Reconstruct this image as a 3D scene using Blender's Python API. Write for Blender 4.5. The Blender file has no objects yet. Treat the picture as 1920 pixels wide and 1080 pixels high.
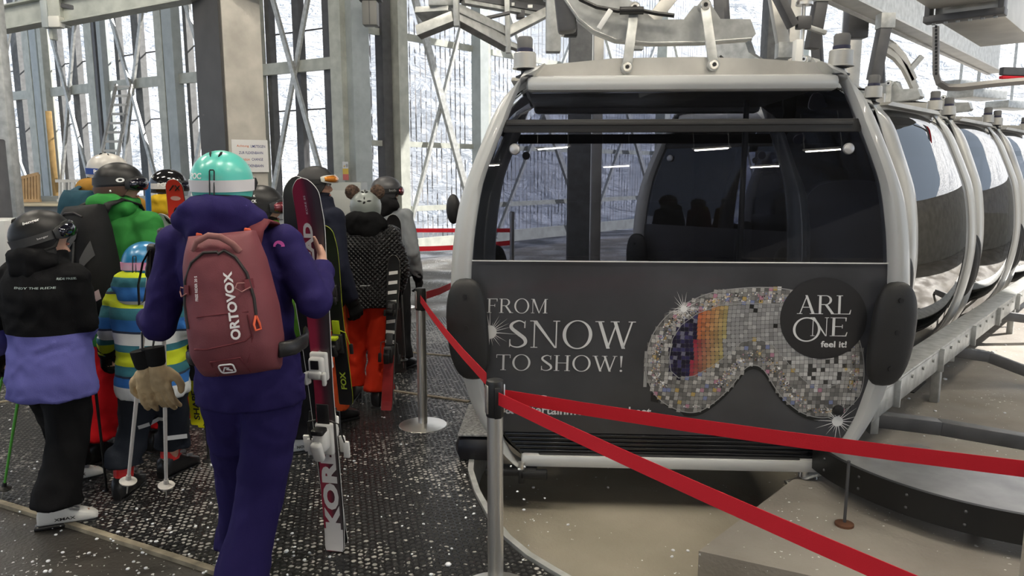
import bpy, bmesh, math, random
from mathutils import Vector, Matrix, noise
random.seed(7)
S = bpy.context.scene
COL = S.collection
PI = math.pi
# ------------------------------------------------------------------ camera
FPX = 1400.0
CAMZ = 1.7
PIT = math.atan(218.0 / FPX)
CP, SP = math.cos(PIT), math.sin(PIT)
cd = bpy.data.cameras.new('camera')
cam = bpy.data.objects.new('camera', cd)
COL.objects.link(cam)
cd.sensor_width = 36.0
cd.lens = FPX / 1920.0 * 36.0
cd.clip_end = 500
cam.location = (0, 0, CAMZ)
cam.rotation_euler = (PI / 2 - PIT, 0, 0)
S.camera = cam
# ------------------------------------------------------------------ world, sun, exposure
w = bpy.data.worlds.new('world')
S.world = w
w.use_nodes = True
bg = w.node_tree.nodes['Background']
bg.inputs[0].default_value = (0.70, 0.83, 1.0, 1)
bg.inputs[1].default_value = 0.52
sd = bpy.data.lights.new('sun', 'SUN')
sun = bpy.data.objects.new('sun', sd)
COL.objects.link(sun)
sd.energy = 7.0
sd.color = (1.0, 0.95, 0.88)
sd.angle = math.radians(0.6)
sun.rotation_euler = Vector((-0.78, -0.30, -0.62)).to_track_quat('-Z', 'Y').to_euler()
S.view_settings.view_transform = 'Standard'
S.view_settings.look = 'None'
S.view_settings.gamma = 1.0
S.view_settings.use_curve_mapping = False
S.view_settings.exposure = 0.85
# ------------------------------------------------------------------ from a pixel of the photograph to a place in the hall
def ray(px, py):
    a, b = (px - 960) / FPX, (540 - py) / FPX
    return Vector((a, CP + b * SP, -SP + b * CP))
def P(px, py, Y):
    d = ray(px, py)
    return Vector((0, 0, CAMZ)) + d * (Y / d.y)
def G(px, py, z=0.0):
    d = ray(px, py)
    return Vector((0, 0, CAMZ)) + d * ((z - CAMZ) / d.z)
def xh(px, py):
    return 960 + (px - 960) * (9530.0 - 322) / (9530.0 - py)
# ------------------------------------------------------------------ materials
def _n(nt, t, **kw):
    n = nt.nodes.new(t)
    for k, v in kw.items():
        setattr(n, k, v)
    return n
def mat(name, col, rough=0.5, metal=0.0, var=0.0, vscale=8.0, bump=0.0, bscale=60.0, col2=None, spec=0.5, coat=0.0, stretch=None, detail=4.0):
    m = bpy.data.materials.new(name)
    m.use_nodes = True
    nt = m.node_tree
    b = nt.nodes['Principled BSDF']
    b.inputs['Base Color'].default_value = (*col, 1)
    b.inputs['Roughness'].default_value = rough
    b.inputs['Metallic'].default_value = metal
    b.inputs['Specular IOR Level'].default_value = spec
    b.inputs['Coat Weight'].default_value = coat
    tc = mp = None
    if var or bump:
        tc = _n(nt, 'ShaderNodeTexCoord')
        mp = _n(nt, 'ShaderNodeMapping')
        if stretch: mp.inputs['Scale'].default_value = stretch
        nt.links.new(tc.outputs['Object'], mp.inputs[0])
    if var:
        no = _n(nt, 'ShaderNodeTexNoise')
        no.inputs['Scale'].default_value = vscale
        no.inputs['Detail'].default_value = detail
        nt.links.new(mp.outputs[0], no.inputs['Vector'])
        cr = _n(nt, 'ShaderNodeValToRGB')
        cr.color_ramp.elements[0].position = 0.3
        cr.color_ramp.elements[1].position = 0.7
        c2 = col2 or tuple(max(0, c * (1 - var)) for c in col)
        cr.color_ramp.elements[0].color = (*c2, 1)
        cr.color_ramp.elements[1].color = (*[min(1, c * (1 + (0 if col2 else var * .6))) for c in col], 1)
        nt.links.new(no.outputs['Fac'], cr.inputs[0])
        nt.links.new(cr.outputs[0], b.inputs['Base Color'])
    if bump:
        n2 = _n(nt, 'ShaderNodeTexNoise')
        n2.inputs['Scale'].default_value = bscale
        n2.inputs['Detail'].default_value = 4
        nt.links.new(mp.outputs[0], n2.inputs['Vector'])
        bp = _n(nt, 'ShaderNodeBump')
        bp.inputs['Strength'].default_value = bump
        bp.inputs['Distance'].default_value = 0.01
        nt.links.new(n2.outputs['Fac'], bp.inputs['Height'])
        nt.links.new(bp.outputs[0], b.inputs['Normal'])
    return m
def emit(name, col, st):
    m = bpy.data.materials.new(name)
    m.use_nodes = True
    nt = m.node_tree
    nt.nodes.remove(nt.nodes['Principled BSDF'])
    e = _n(nt, 'ShaderNodeEmission')
    e.inputs[0].default_value = (*col, 1)
    e.inputs[1].default_value = st
    nt.links.new(e.outputs[0], nt.nodes['Material Output'].inputs[0])
    return m
def math_node(nt, op, a, b=None, c=None):
    n = _n(nt, 'ShaderNodeMath', operation=op)
    for i, v in enumerate((a, b, c)):
        if v is None: continue
        if isinstance(v, (int, float)): n.inputs[i].default_value = v
        else: nt.links.new(v, n.inputs[i])
    return n.outputs[0]
def bands(name, stops, axis='Z', rough=0.85, lo=0.0, hi=1.0, bump=0.15, tilt=0.0):
    """cloth whose colour changes in stripes along an axis of the garment: stops = [(position, colour)]"""
    m = mat(name, (1, 1, 1), rough, bump=bump, bscale=220)
    nt = m.node_tree
    tc = _n(nt, 'ShaderNodeTexCoord')
    sp = _n(nt, 'ShaderNodeSeparateXYZ')
    nt.links.new(tc.outputs['Object'], sp.inputs[0])
    v = sp.outputs[axis]
    v = math_node(nt, 'MULTIPLY_ADD', v, 1.0 / (hi - lo), -lo / (hi - lo))
    cr = _n(nt, 'ShaderNodeValToRGB')
    cr.color_ramp.interpolation = 'CONSTANT'
    el = cr.color_ramp.elements
    while len(el) < len(stops): el.new(0.5)
    for e, (p, c) in zip(el, sorted(((((p - lo) / (hi - lo))), c) for p, c in stops)):
        e.position = max(0, min(1, p)); e.color = (*c, 1)
    nt.links.new(v, cr.inputs[0])
    nt.links.new(cr.outputs[0], nt.nodes['Principled BSDF'].inputs['Base Color'])
    return m
def glass(name, tint, refl=0.12, trans=0.5, rough=0.0):
    """tinted pane: clear tinted part plus a sharp reflection that grows at grazing angles"""
    m = bpy.data.materials.new(name)
    m.use_nodes = True
    nt = m.node_tree
    nt.nodes.remove(nt.nodes['Principled BSDF'])
    t = _n(nt, 'ShaderNodeBsdfTransparent')
    t.inputs[0].default_value = (*[c * trans for c in tint], 1)
    g = _n(nt, 'ShaderNodeBsdfGlossy')
    g.inputs['Roughness'].default_value = rough
    lw = _n(nt, 'ShaderNodeLayerWeight')
    lw.inputs[0].default_value = 0.25
    f = math_node(nt, 'MULTIPLY_ADD', lw.outputs['Fresnel'], 1.0 - refl, refl)
    mx = _n(nt, 'ShaderNodeMixShader')
    nt.links.new(f, mx.inputs[0])
    nt.links.new(t.outputs[0], mx.inputs[1])
    nt.links.new(g.outputs[0], mx.inputs[2])
    nt.links.new(mx.outputs[0], nt.nodes['Material Output'].inputs[0])
    return m
# ------------------------------------------------------------------ mesh helpers
class MB:
    def __init__(s):
        s.v = []; s.f = []
    def add(s, vs, fs, M=None):
        o = len(s.v)
        s.v += [tuple(M @ Vector(v)) if M is not None else tuple(v) for v in vs]
        s.f += [tuple(i + o for i in f) for f in fs]
        return s
    def box(s, c, d, bev=0.0, M=None, rz=0.0, ry=0.0, rx=0.0):
        bm = bmesh.new()
        bmesh.ops.create_cube(bm, size=1)
        bmesh.ops.scale(bm, vec=d, verts=bm.verts)
        if bev:
            bmesh.ops.bevel(bm, geom=bm.edges[:], offset=min(bev, min(d) * .49), segments=2, affect='EDGES', profile=.5)
        T = Matrix.Translation(c) @ Matrix.Rotation(rz, 4, 'Z') @ Matrix.Rotation(ry, 4, 'Y') @ Matrix.Rotation(rx, 4, 'X')
        if M is not None: T = M @ T
        bm.verts.index_update()
        s.add([v.co for v in bm.verts], [[v.index for v in f.verts] for f in bm.faces], T)
        bm.free()
        return s
    def rings(s, rs, closed=True, cap=True, M=None):
        n = len(rs[0]); vs = [p for r in rs for p in r]; fs = []
        for i in range(len(rs) - 1):
            for j in range(n if closed else n - 1):
                k = (j + 1) % n
                fs.append((i * n + j, i * n + k, (i + 1) * n + k, (i + 1) * n + j))
        if cap and closed:
            fs.append(tuple(range(n - 1, -1, -1)))
            fs.append(tuple((len(rs) - 1) * n + j for j in range(n)))
        return s.add(vs, fs, M)
    def tube(s, pts, r, n=10, cap=True, loop=False, flat=1.0, up=None, M=None):
        pts = [Vector(p) for p in pts]
        R = r if isinstance(r, (list, tuple)) else [r] * len(pts)
        N = len(pts); rs = []; prev = None
        for i, p in enumerate(pts):
            if loop: t = pts[(i + 1) % N] - pts[i - 1]
            else: t = pts[min(i + 1, N - 1)] - pts[max(i - 1, 0)]
            t.normalize()
            if prev is None:
                a = Vector(up) if up is not None else (Vector((0, 0, 1)) if abs(t.z) < .9 else Vector((0, 1, 0)))
            else: a = prev
            u = (a - t * a.dot(t)).normalized(); prev = u
            b = t.cross(u)
            rs.append([p + (u * math.cos(2 * PI * k / n) + b * (flat * math.sin(2 * PI * k / n))) * R[i] for k in range(n)])
        if loop: rs.append(rs[0]); cap = False
        return s.rings(rs, True, cap, M)
    def bar(s, a, b, w, h, up=(0, 0, 1), bev=0.0, M=None):
        a, b = Vector(a), Vector(b)
        d = b - a; L = d.length; z = d / L
        u = Vector(up); u = (u - z * u.dot(z))
        if u.length < 1e-4: u = Vector((0, 1, 0)) - z * z.y
        u.normalize(); x = u.cross(z)
        T = Matrix(((x.x, u.x, z.x, (a.x + b.x) / 2), (x.y, u.y, z.y, (a.y + b.y) / 2), (x.z, u.z, z.z, (a.z + b.z) / 2), (0, 0, 0, 1)))
        if M is not None: T = M @ T
        return s.box((0, 0, 0), (w, h, L), bev, T)
    def lathe(s, prof, n=24, M=None):
        rs = [[(r * math.cos(2 * PI * k / n), r * math.sin(2 * PI * k / n), z) for k in range(n)] for r, z in prof]
        return s.rings(rs, True, True, M)
    def ball(s, c, r, n=16, m=10, M=None, R=None):
        r = Vector(r) if not isinstance(r, (int, float)) else Vector((r, r, r))
        T = Matrix.Translation(c)
        if R is not None: T = T @ R
        if M is not None: T = M @ T
        vs = [(0, 0, r.z)]; fs = []
        for i in range(1, m):
            t = PI * i / m
            for k in range(n):
                a = 2 * PI * k / n
                vs.append((r.x * math.sin(t) * math.cos(a), r.y * math.sin(t) * math.sin(a), r.z * math.cos(t)))
        vs.append((0, 0, -r.z))
        for k in range(n):
            fs.append((0, 1 + k, 1 + (k + 1) % n))
            fs.append((len(vs) - 1, 1 + (m - 2) * n + (k + 1) % n, 1 + (m - 2) * n + k))
        for i in range(m - 2):
            for k in range(n):
                a, b = 1 + i * n + k, 1 + i * n + (k + 1) % n
                fs.append((a, a + n, b + n, b))
        return s.add(vs, fs, T)
    def prism(s, poly, d, M=None, axis='y'):
        """poly: outline in (x, z), pushed d along y"""
        n = len(poly)
        if axis == 'y': vs = [(x, 0, z) for x, z in poly] + [(x, d, z) for x, z in poly]
        else: vs = [(x, y, 0) for x, y in poly] + [(x, y, d) for x, y in poly]
        fs = [tuple(range(n)), tuple(range(2 * n - 1, n - 1, -1))] + [(i, i + n, (i + 1) % n + n, (i + 1) % n) for i in range(n)]
        return s.add(vs, fs, M)
    def grid(s, fn, nu, nv, thick=None, M=None):
        """sheet fn(u, v); a thickness vector turns it into a closed shell"""
        vs = [Vector(fn(i / nu, j / nv)) for j in range(nv + 1) for i in range(nu + 1)]
        W = nu + 1
        fs = [(j * W + i, j * W + i + 1, (j + 1) * W + i + 1, (j + 1) * W + i) for j in range(nv) for i in range(nu)]
        if thick is not None:
            T = Vector(thick); o = len(vs)
            vs = vs + [v + T for v in vs]
            fs += [tuple(i + o for i in reversed(f)) for f in list(fs)]
            rim = [i for i in range(W)] + [j * W + nu for j in range(1, nv + 1)] + [nv * W + i for i in range(nu - 1, -1, -1)] + [j * W for j in range(nv - 1, 0, -1)]
            for a, b in zip(rim, rim[1:] + rim[:1]): fs.append((b, a, a + o, b + o))
        return s.add(vs, fs, M)
    def build(s, name, m, parent=None, smooth=40, loc=None, rz=0.0, fix=True):
        me = bpy.data.meshes.new(name)
        me.from_pydata(s.v, [], s.f)
        if fix:
            bm = bmesh.new(); bm.from_mesh(me)
            bmesh.ops.recalc_face_normals(bm, faces=bm.faces)
            bm.to_mesh(me); bm.free()
        return link(name, me, m, parent, smooth, loc, rz)
def link(name, me, m, parent=None, smooth=40, loc=None, rz=0.0):
    if m is not None: me.materials.append(m)
    if smooth:
        me.shade_smooth()
        if smooth < 180: me.set_sharp_from_angle(angle=math.radians(smooth))
    o = bpy.data.objects.new(name, me)
    COL.objects.link(o)
    if parent is not None: o.parent = parent
    if loc is not None: o.location = loc
    o.rotation_euler.z = rz
    return o
def tag(o, label=None, cat=None, group=None, kind=None):
    if label: o['label'] = label
    if cat: o['category'] = cat
    if group: o['group'] = group
    if kind: o['kind'] = kind
    return o
def empty(name, loc=(0, 0, 0), rz=0.0):
    o = bpy.data.objects.new(name, None)
    COL.objects.link(o)
    o.location = loc; o.rotation_euler.z = rz
    o.empty_display_size = 0.1
    return o
def copy_tree(o, parent=None):
    c = o.copy(); COL.objects.link(c)
    if parent is not None: c.parent = parent
    for ch in list(o.children): copy_tree(ch, c)
    return c
def fused(mb, voxel, smooth=3, wr=0.0, wscale=9.0, seed=0.0, zs=1.0):
    """one continuous skin around overlapping shapes, with cloth folds of depth wr"""
    me = bpy.data.meshes.new('tmp')
    me.from_pydata(mb.v, [], mb.f)
    bm = bmesh.new(); bm.from_mesh(me)
    bmesh.ops.recalc_face_normals(bm, faces=bm.faces)
    bm.to_mesh(me); bm.free()
    o = bpy.data.objects.new('tmp', me); COL.objects.link(o)
    r = o.modifiers.new('r', 'REMESH'); r.mode = 'VOXEL'; r.voxel_size = voxel
    if smooth:
        sm = o.modifiers.new('s', 'SMOOTH'); sm.factor = .5; sm.iterations = smooth
    dg = bpy.context.evaluated_depsgraph_get()
    out = bpy.data.meshes.new_from_object(o.evaluated_get(dg))
    bpy.data.objects.remove(o); bpy.data.meshes.remove(me)
    if wr:
        vs = out.vertices
        nor = [v.normal.copy() for v in vs]
        for v, n in zip(vs, nor):
            c = v.co
            q = Vector((c.x * wscale + seed, c.y * wscale, c.z * wscale * zs))
            q2 = q + Vector(noise.noise_vector(q * .6)) * .9
            a = 1 - abs(noise.noise(q2)) * 2.2
            b = noise.noise(q2 * 2.3 + Vector((5, seed, 1)))
            v.co = c + n * (wr * (a * .7 + b * .5 - .35))
    return out
# lettering: outlines of a type face turned into a mesh, laid on a surface by a function
_tc = {}
def text_geo(txt, bold=0.0, shear=0.0, spacing=1.0):
    k = (txt, bold, shear, spacing)
    if k in _tc: return _tc[k]
    c = bpy.data.curves.new('t', 'FONT')
    c.body = txt; c.size = 1.0; c.offset = bold; c.shear = shear; c.space_character = spacing
    c.resolution_u = 3
    o = bpy.data.objects.new('t', c); COL.objects.link(o)
    dg = bpy.context.evaluated_depsgraph_get()
    me = bpy.data.meshes.new_from_object(o.evaluated_get(dg))
    vs = [(v.co.x, v.co.y) for v in me.vertices]
    fs = [tuple(p.vertices) for p in me.polygons]
    bpy.data.objects.remove(o); bpy.data.curves.remove(c); bpy.data.meshes.remove(me)
    x0, x1 = min(v[0] for v in vs), max(v[0] for v in vs)
    y0, y1 = min(v[1] for v in vs), max(v[1] for v in vs)
    g = ([((x - x0) - (x1 - x0) / 2, (y - y0) - (y1 - y0) / 2) for x, y in vs], fs, x1 - x0, y1 - y0)
    _tc[k] = g
    return g
def lettering(txt, fn, height, m, parent, width=None, bold=0.0, shear=0.0, spacing=1.0, name='lettering'):
    """fn(u, v) in metres -> point just off the surface"""
    vs, fs, W, H = text_geo(txt, bold, shear, spacing)
    sy = height / H; sx = sy if width is None else width / W
    mb = MB().add([fn(x * sx, y * sy) for x, y in vs], fs)
    return mb.build(name, m, parent, smooth=0, fix=False)
# ------------------------------------------------------------------ shared materials
GALV = mat('galvanised_steel', (0.47, 0.48, 0.47), 0.45, 0.45, var=.25, vscale=14, bump=.04, bscale=40)
GREEN_STEEL = mat('painted_steel', (0.44, 0.46, 0.42), 0.5, 0.1, var=.18, vscale=6)
BLUE_STEEL = mat('blue_grey_steel', (0.36, 0.40, 0.41), 0.5, 0.1, var=.12, vscale=6)
DARK_STEEL = mat('dark_steel', (0.10, 0.10, 0.105), 0.5, 0.3, var=.2)
TIMBER_GREY = mat('grey_batten', (0.13, 0.135, 0.14), 0.7, var=.25, vscale=10)
CONC = mat('concrete', (0.42, 0.40, 0.36), 0.85, var=.22, vscale=3.5, bump=.25, bscale=30)
CHROME = mat('brushed_stainless', (0.80, 0.78, 0.74), 0.30, .9, bump=.03, bscale=90, stretch=(1, 1, .02))
BLACK = mat('black_plastic', (0.012, 0.012, 0.013), 0.45)
RUBBER = mat('black_rubber', (0.018, 0.018, 0.019), 0.55, bump=.12, bscale=260)
WHITE = mat('white_plastic', (0.80, 0.80, 0.78), 0.4)
CREAM = mat('cream_timber', (0.62, 0.54, 0.38), 0.6, var=.2, vscale=6, stretch=(.3, 6, 6))
ALU = mat('aluminium_plate', (0.50, 0.49, 0.46), 0.45, 0.55, var=.16, vscale=5, bump=.03)
FRAME_PAINT = mat('frame_paint', (0.56, 0.57, 0.565), 0.32, 0.1, coat=.3)
RED_WEB = mat('red_webbing', (0.60, 0.006, 0.020), 0.75, bump=.2, bscale=500)
WHITE_PRINT = mat('white_print', (0.85, 0.85, 0.84), 0.6)
INK_BLUE = mat('blue_ink', (0.02, 0.03, 0.16), 0.7)
INK_RED = mat('orange_ink', (0.55, 0.13, 0.04), 0.7)
INK_BLACK = mat('black_ink', (0.01, 0.01, 0.01), 0.7)
PAPER = mat('paper', (0.66, 0.66, 0.66), 0.6)
# ------------------------------------------------------------------ ground
def floor_material(name, c1, c2, speck, rough_lo, rough_hi, snow=.62):
    m = mat(name, c1, .6, var=.5, vscale=1.3, col2=c2, bump=.35, bscale=55, detail=8)
    nt = m.node_tree; b = nt.nodes['Principled BSDF']
    tc = _n(nt, 'ShaderNodeTexCoord')
    no = _n(nt, 'ShaderNodeTexNoise'); no.inputs['Scale'].default_value = 1.1; no.inputs['Detail'].default_value = 6
    nt.links.new(tc.outputs['Object'], no.inputs['Vector'])
    mr = _n(nt, 'ShaderNodeMapRange')
    mr.inputs[1].default_value = .4; mr.inputs[2].default_value = .6; mr.inputs[3].default_value = rough_lo; mr.inputs[4].default_value = rough_hi
    nt.links.new(no.outputs['Fac'], mr.inputs[0]); nt.links.new(mr.outputs[0], b.inputs['Roughness'])
    if speck:
        src = b.inputs['Base Color'].links[0].from_socket
        vo = _n(nt, 'ShaderNodeTexNoise'); vo.inputs['Scale'].default_value = 38; vo.inputs['Detail'].default_value = 2
        nt.links.new(tc.outputs['Object'], vo.inputs['Vector'])
        n3 = _n(nt, 'ShaderNodeTexNoise'); n3.inputs['Scale'].default_value = 1.7; n3.inputs['Detail'].default_value = 3
        nt.links.new(tc.outputs['Object'], n3.inputs['Vector'])
        s = math_node(nt, 'MULTIPLY_ADD', n3.outputs['Fac'], .35, vo.outputs['Fac'])
        s = math_node(nt, 'GREATER_THAN', s, snow + .2)
        mx = _n(nt, 'ShaderNodeMix', data_type='RGBA')
        nt.links.new(s, mx.inputs[0]); nt.links.new(src, mx.inputs[6]); mx.inputs[7].default_value = (.75, .75, .75, 1)
        nt.links.new(mx.outputs[2], b.inputs['Base Color'])
    return m
WET = floor_material('wet_concrete', (0.075, 0.066, 0.056), (0.022, 0.020, 0.018), True, .22, .6, .66)
PITCON = floor_material('pit_concrete', (0.36, 0.325, 0.26), (0.23, 0.205, 0.16), True, .7, .9, .74)
SLAB = floor_material('slab_concrete', (0.33, 0.305, 0.27), (0.19, 0.17, 0.15), True, .45, .9, .70)
SNOW = mat('snow', (0.86, 0.88, 0.92), .6)
def mat_rubber():
    m = mat('honeycomb_rubber', (0.012, 0.012, 0.0125), .32)
    nt = m.node_tree; b = nt.nodes['Principled BSDF']
    tc = _n(nt, 'ShaderNodeTexCoord')
    mp = _n(nt, 'ShaderNodeMapping'); mp.inputs['Rotation'].default_value = (0, 0, .3)
    s = 1 / .034
    mp.inputs['Scale'].default_value = (s, s, s)
    nt.links.new(tc.outputs['Object'], mp.inputs[0])
    sp = _n(nt, 'ShaderNodeSeparateXYZ'); nt.links.new(mp.outputs[0], sp.inputs[0])
    r3 = math.sqrt(3)
    def cell(ox, oy):
        fx = math_node(nt, 'SUBTRACT', math_node(nt, 'FRACT', math_node(nt, 'ADD', sp.outputs[0], ox + 400)), .5)
        yy = math_node(nt, 'FRACT', math_node(nt, 'MULTIPLY_ADD', sp.outputs[1], 1 / r3, oy + 400))
        fy = math_node(nt, 'MULTIPLY', math_node(nt, 'SUBTRACT', yy, .5), r3)
        return math_node(nt, 'SQRT', math_node(nt, 'ADD', math_node(nt, 'MULTIPLY', fx, fx), math_node(nt, 'MULTIPLY', fy, fy)))
    d = math_node(nt, 'MINIMUM', cell(0, 0), cell(.5, .5))
    hole = _n(nt, 'ShaderNodeMapRange'); hole.inputs[1].default_value = .40; hole.inputs[2].default_value = .31
    nt.links.new(d, hole.inputs[0])
    n1 = _n(nt, 'ShaderNodeTexNoise'); n1.inputs['Scale'].default_value = 30; n1.inputs['Detail'].default_value = 2
    n2 = _n(nt, 'ShaderNodeTexNoise'); n2.inputs['Scale'].default_value = .9; n2.inputs['Detail'].default_value = 5
    for n in (n1, n2): nt.links.new(tc.outputs['Object'], n.inputs['Vector'])
    sn = math_node(nt, 'MULTIPLY_ADD', n2.outputs['Fac'], .95, n1.outputs['Fac'])
    sn = math_node(nt, 'GREATER_THAN', sn, 1.05)
    fac = math_node(nt, 'MULTIPLY', sn, hole.outputs[0])
    mx = _n(nt, 'ShaderNodeMix', data_type='RGBA')
    mx.inputs[6].default_value = (.013, .013, .0135, 1); mx.inputs[7].default_value = (.34, .33, .31, 1)
    nt.links.new(fac, mx.inputs[0]); nt.links.new(mx.outputs[2], b.inputs['Base Color'])
    h = math_node(nt, 'MULTIPLY', hole.outputs[0], -1.0)
    bp = _n(nt, 'ShaderNodeBump'); bp.inputs['Strength'].default_value = 1.0; bp.inputs['Distance'].default_value = .012
    nt.links.new(h, bp.inputs['Height']); nt.links.new(bp.outputs[0], b.inputs['Normal'])
    mr = _n(nt, 'ShaderNodeMapRange'); mr.inputs[3].default_value = .3; mr.inputs[4].default_value = .75
    nt.links.new(hole.outputs[0], mr.inputs[0]); nt.links.new(mr.outputs[0], b.inputs['Roughness'])
    return m
MATR = mat_rubber()
def g2(px, py, z=0.0):
    g = G(px, py, z); return (g.x, g.y)
EDGE = [(1.7, 2.05), (1.0, 2.25), (.48, 2.58), g2(1030, 1080), g2(985, 1052), g2(945, 1018), g2(912, 975), g2(888, 930), g2(876, 890), g2(880, 850), g2(893, 815), g2(915, 785), (-.26, 5.1), (-.28, 6.0), (.3, 7.3)]
poly = [(-26, -16), (16, -16), (16, 1.6), (4, 1.8)] + EDGE + [(9.0, 16.8), (9.5, 22), (-26, 22)]
mb = MB().prism(poly, -.45, axis='z')
tag(mb.build('floor', WET, None, 0), kind='structure')
tag(MB().box((6, 8, -.38), (26, 34, .2)).build('ground', PITCON, None, 0), kind='structure')
tag(MB().box((0, 40, -.6), (300, 260, .1)).build('ground', SNOW, None, 0), kind='structure')
# raised slab right of the cable-car pit
K = Vector((*g2(1310, 1033, -.05), 0)); K1 = Vector((*g2(1476, 907, -.05), 0)); K2 = Vector((*g2(1500, 1075, -.05), 0))
d1 = (K1 - K).normalized(); d2 = (K2 - K).normalized()
A1 = K + d1 * 1.6
poly = [(K.x, K.y), (K + d2 * 4).to_tuple()[:2], (14, 1.7), (14, 24), (9.8, 19), (3.9, 9.6), (2.6, 6.3), (A1.x, A1.y)]
tag(MB().prism([tuple(p) for p in poly], -.32, M=Matrix.Translation((0, 0, -.05)), axis='z').build('floor', SLAB, None, 0), kind='structure')
# rubber matting and its joints
MP = [g2(-700, 745), g2(0, 940), g2(150, 985), g2(300, 1032), g2(430, 1074), (-.95, 2.3), (.0, 2.25)] + EDGE[2:13] + [g2(836, 596), g2(743, 613), g2(560, 640), g2(-700, 640)]
inner = [Vector((x, y, 0)) for x, y in MP]
mt = MB().prism([(p.x, p.y) for p in inner], .014, axis='z').build('rubber_mat', MATR, None, 0)
tag(mt, 'black honeycomb rubber matting with snow in its holes, laid where the skiers queue', 'mat')
STRIP = mat('worn_edging', (0.30, 0.26, 0.19), .8, var=.5, vscale=12)
def strip(name, pts, wd, ht, m, label, cat, z0=0.0):
    mbb = MB()
    for a, b in zip(pts, pts[1:]):
        mbb.bar((a[0], a[1], z0 + ht / 2), (b[0], b[1], z0 + ht / 2), wd, ht)
    return tag(mbb.build(name, m, None, 30), label, cat)
strip('edging_strip', [g2(-200, 889), g2(0, 947), g2(150, 993), g2(300, 1041), g2(470, 1097)], .033, .02, STRIP, 'worn pale edging strip along the near left edge of the rubber matting', 'strip', .001)
strip('joint_strip', [g2(598, 716), g2(740, 737), g2(880, 757)], .03, .008, STRIP, 'pale joint strip in the matting running past the far stanchion foot', 'strip', .014)
strip('joint_strip', [g2(600, 655), g2(740, 661), g2(860, 672)], .02, .008, STRIP, 'thin pale joint strip in the matting behind the legs in orange trousers', 'strip', .014)
strip('joint_strip', [g2(-40, 764), g2(75, 747)], .03, .008, STRIP, 'short pale joint strip in the matting at the far left', 'strip', .014)
# steel kerb round the pit
n = len(EDGE); mb = MB(); rs = []
for i, p in enumerate(EDGE):
    a = Vector(EDGE[max(i - 1, 0)]); b = Vector(EDGE[min(i + 1, n - 1)])
    t = (b - a).normalized(); nn = Vector((t.y, -t.x)); p = Vector(p)
    q = p + nn * .035
    rs.append([(p.x + nn.x * .004, p.y + nn.y * .004, -.3), (p.x + nn.x * .004, p.y + nn.y * .004, .03), (q.x, q.y, .03), (q.x, q.y, -.3)])
mb.rings(rs)
tag(mb.build('steel_kerb', GALV, None, 30), 'curved steel kerb edging the matting round the cabin pit', 'kerb')
# snow crumbs
mb = MB(); rr = random.Random(3)
def crumb(x, y, z, r):
    mb.ball((x, y, z + r * .35), (r, r * rr.uniform(.6, 1), r * .5), 6, 4, R=Matrix.Rotation(rr.uniform(0, 6), 4, 'Z'))
for i in range(520):
    y = rr.uniform(2.2, 6.5); x = rr.uniform(-.75, .05) * y
    if i % 3 == 0: x, y = rr.uniform(-2.6, -.9), rr.uniform(2.3, 3.4)
    crumb(x, y, .012, rr.uniform(.003, .011) * (1.6 if rr.random() < .08 else 1))
for px, py in ((1262, 1033), (1420, 1075), (1290, 1034), (900, 1000), (1000, 915), (1140, 915), (1260, 1045), (1065, 985), (1475, 1010)):
    crumb(*g2(px, py, -.28), -.28, .012)
for i in range(60):
    x = rr.uniform(2.3, 8); y = x * rr.uniform(1.25, 1.9) ; crumb(x, y, -.05, rr.uniform(.006, .02))
tag(mb.build('snow_crumbs', SNOW, None, 180), 'small crumbs of snow scattered over the matting and concrete', 'snow', kind='stuff')
# ------------------------------------------------------------------ snow slope outside
def hill(u, v):
    x = -75 + 150 * u; y = 24 + 75 * v
    z = -2 + 55 * v ** 1.05 + 1.2 * noise.noise((x * .11, y * .11, 0)) + .55 * noise.noise((x * .35, y * .35 , 3)) + .26 * noise.noise((x * .9, y * .9, 5))
    return (x, y, z)
def snow_slope_mat():
    m = mat('sunlit_snow', (0.88, 0.90, 0.94), .65)
    nt = m.node_tree; b = nt.nodes['Principled BSDF']
    tc = _n(nt, 'ShaderNodeTexCoord')
    mp = _n(nt, 'ShaderNodeMapping'); mp.inputs['Scale'].default_value = (.5, .8, 1.1); mp.inputs['Rotation'].default_value = (0, .5, 0)
    nt.links.new(tc.outputs['Object'], mp.inputs[0])
    no = _n(nt, 'ShaderNodeTexNoise'); no.inputs['Scale'].default_value = 1.5; no.inputs['Detail'].default_value = 6; no.inputs['Roughness'].default_value = .6; no.inputs['Distortion'].default_value = .6
    nt.links.new(mp.outputs[0], no.inputs['Vector'])
    bp = _n(nt, 'ShaderNodeBump'); bp.inputs['Strength'].default_value = 1; bp.inputs['Distance'].default_value = 1.5
    nt.links.new(no.outputs['Fac'], bp.inputs['Height']); nt.links.new(bp.outputs[0], b.inputs['Normal'])
    return m
tag(MB().grid(hill, 150, 110).build('mountain', snow_slope_mat(), None, 180), kind='structure')
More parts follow.
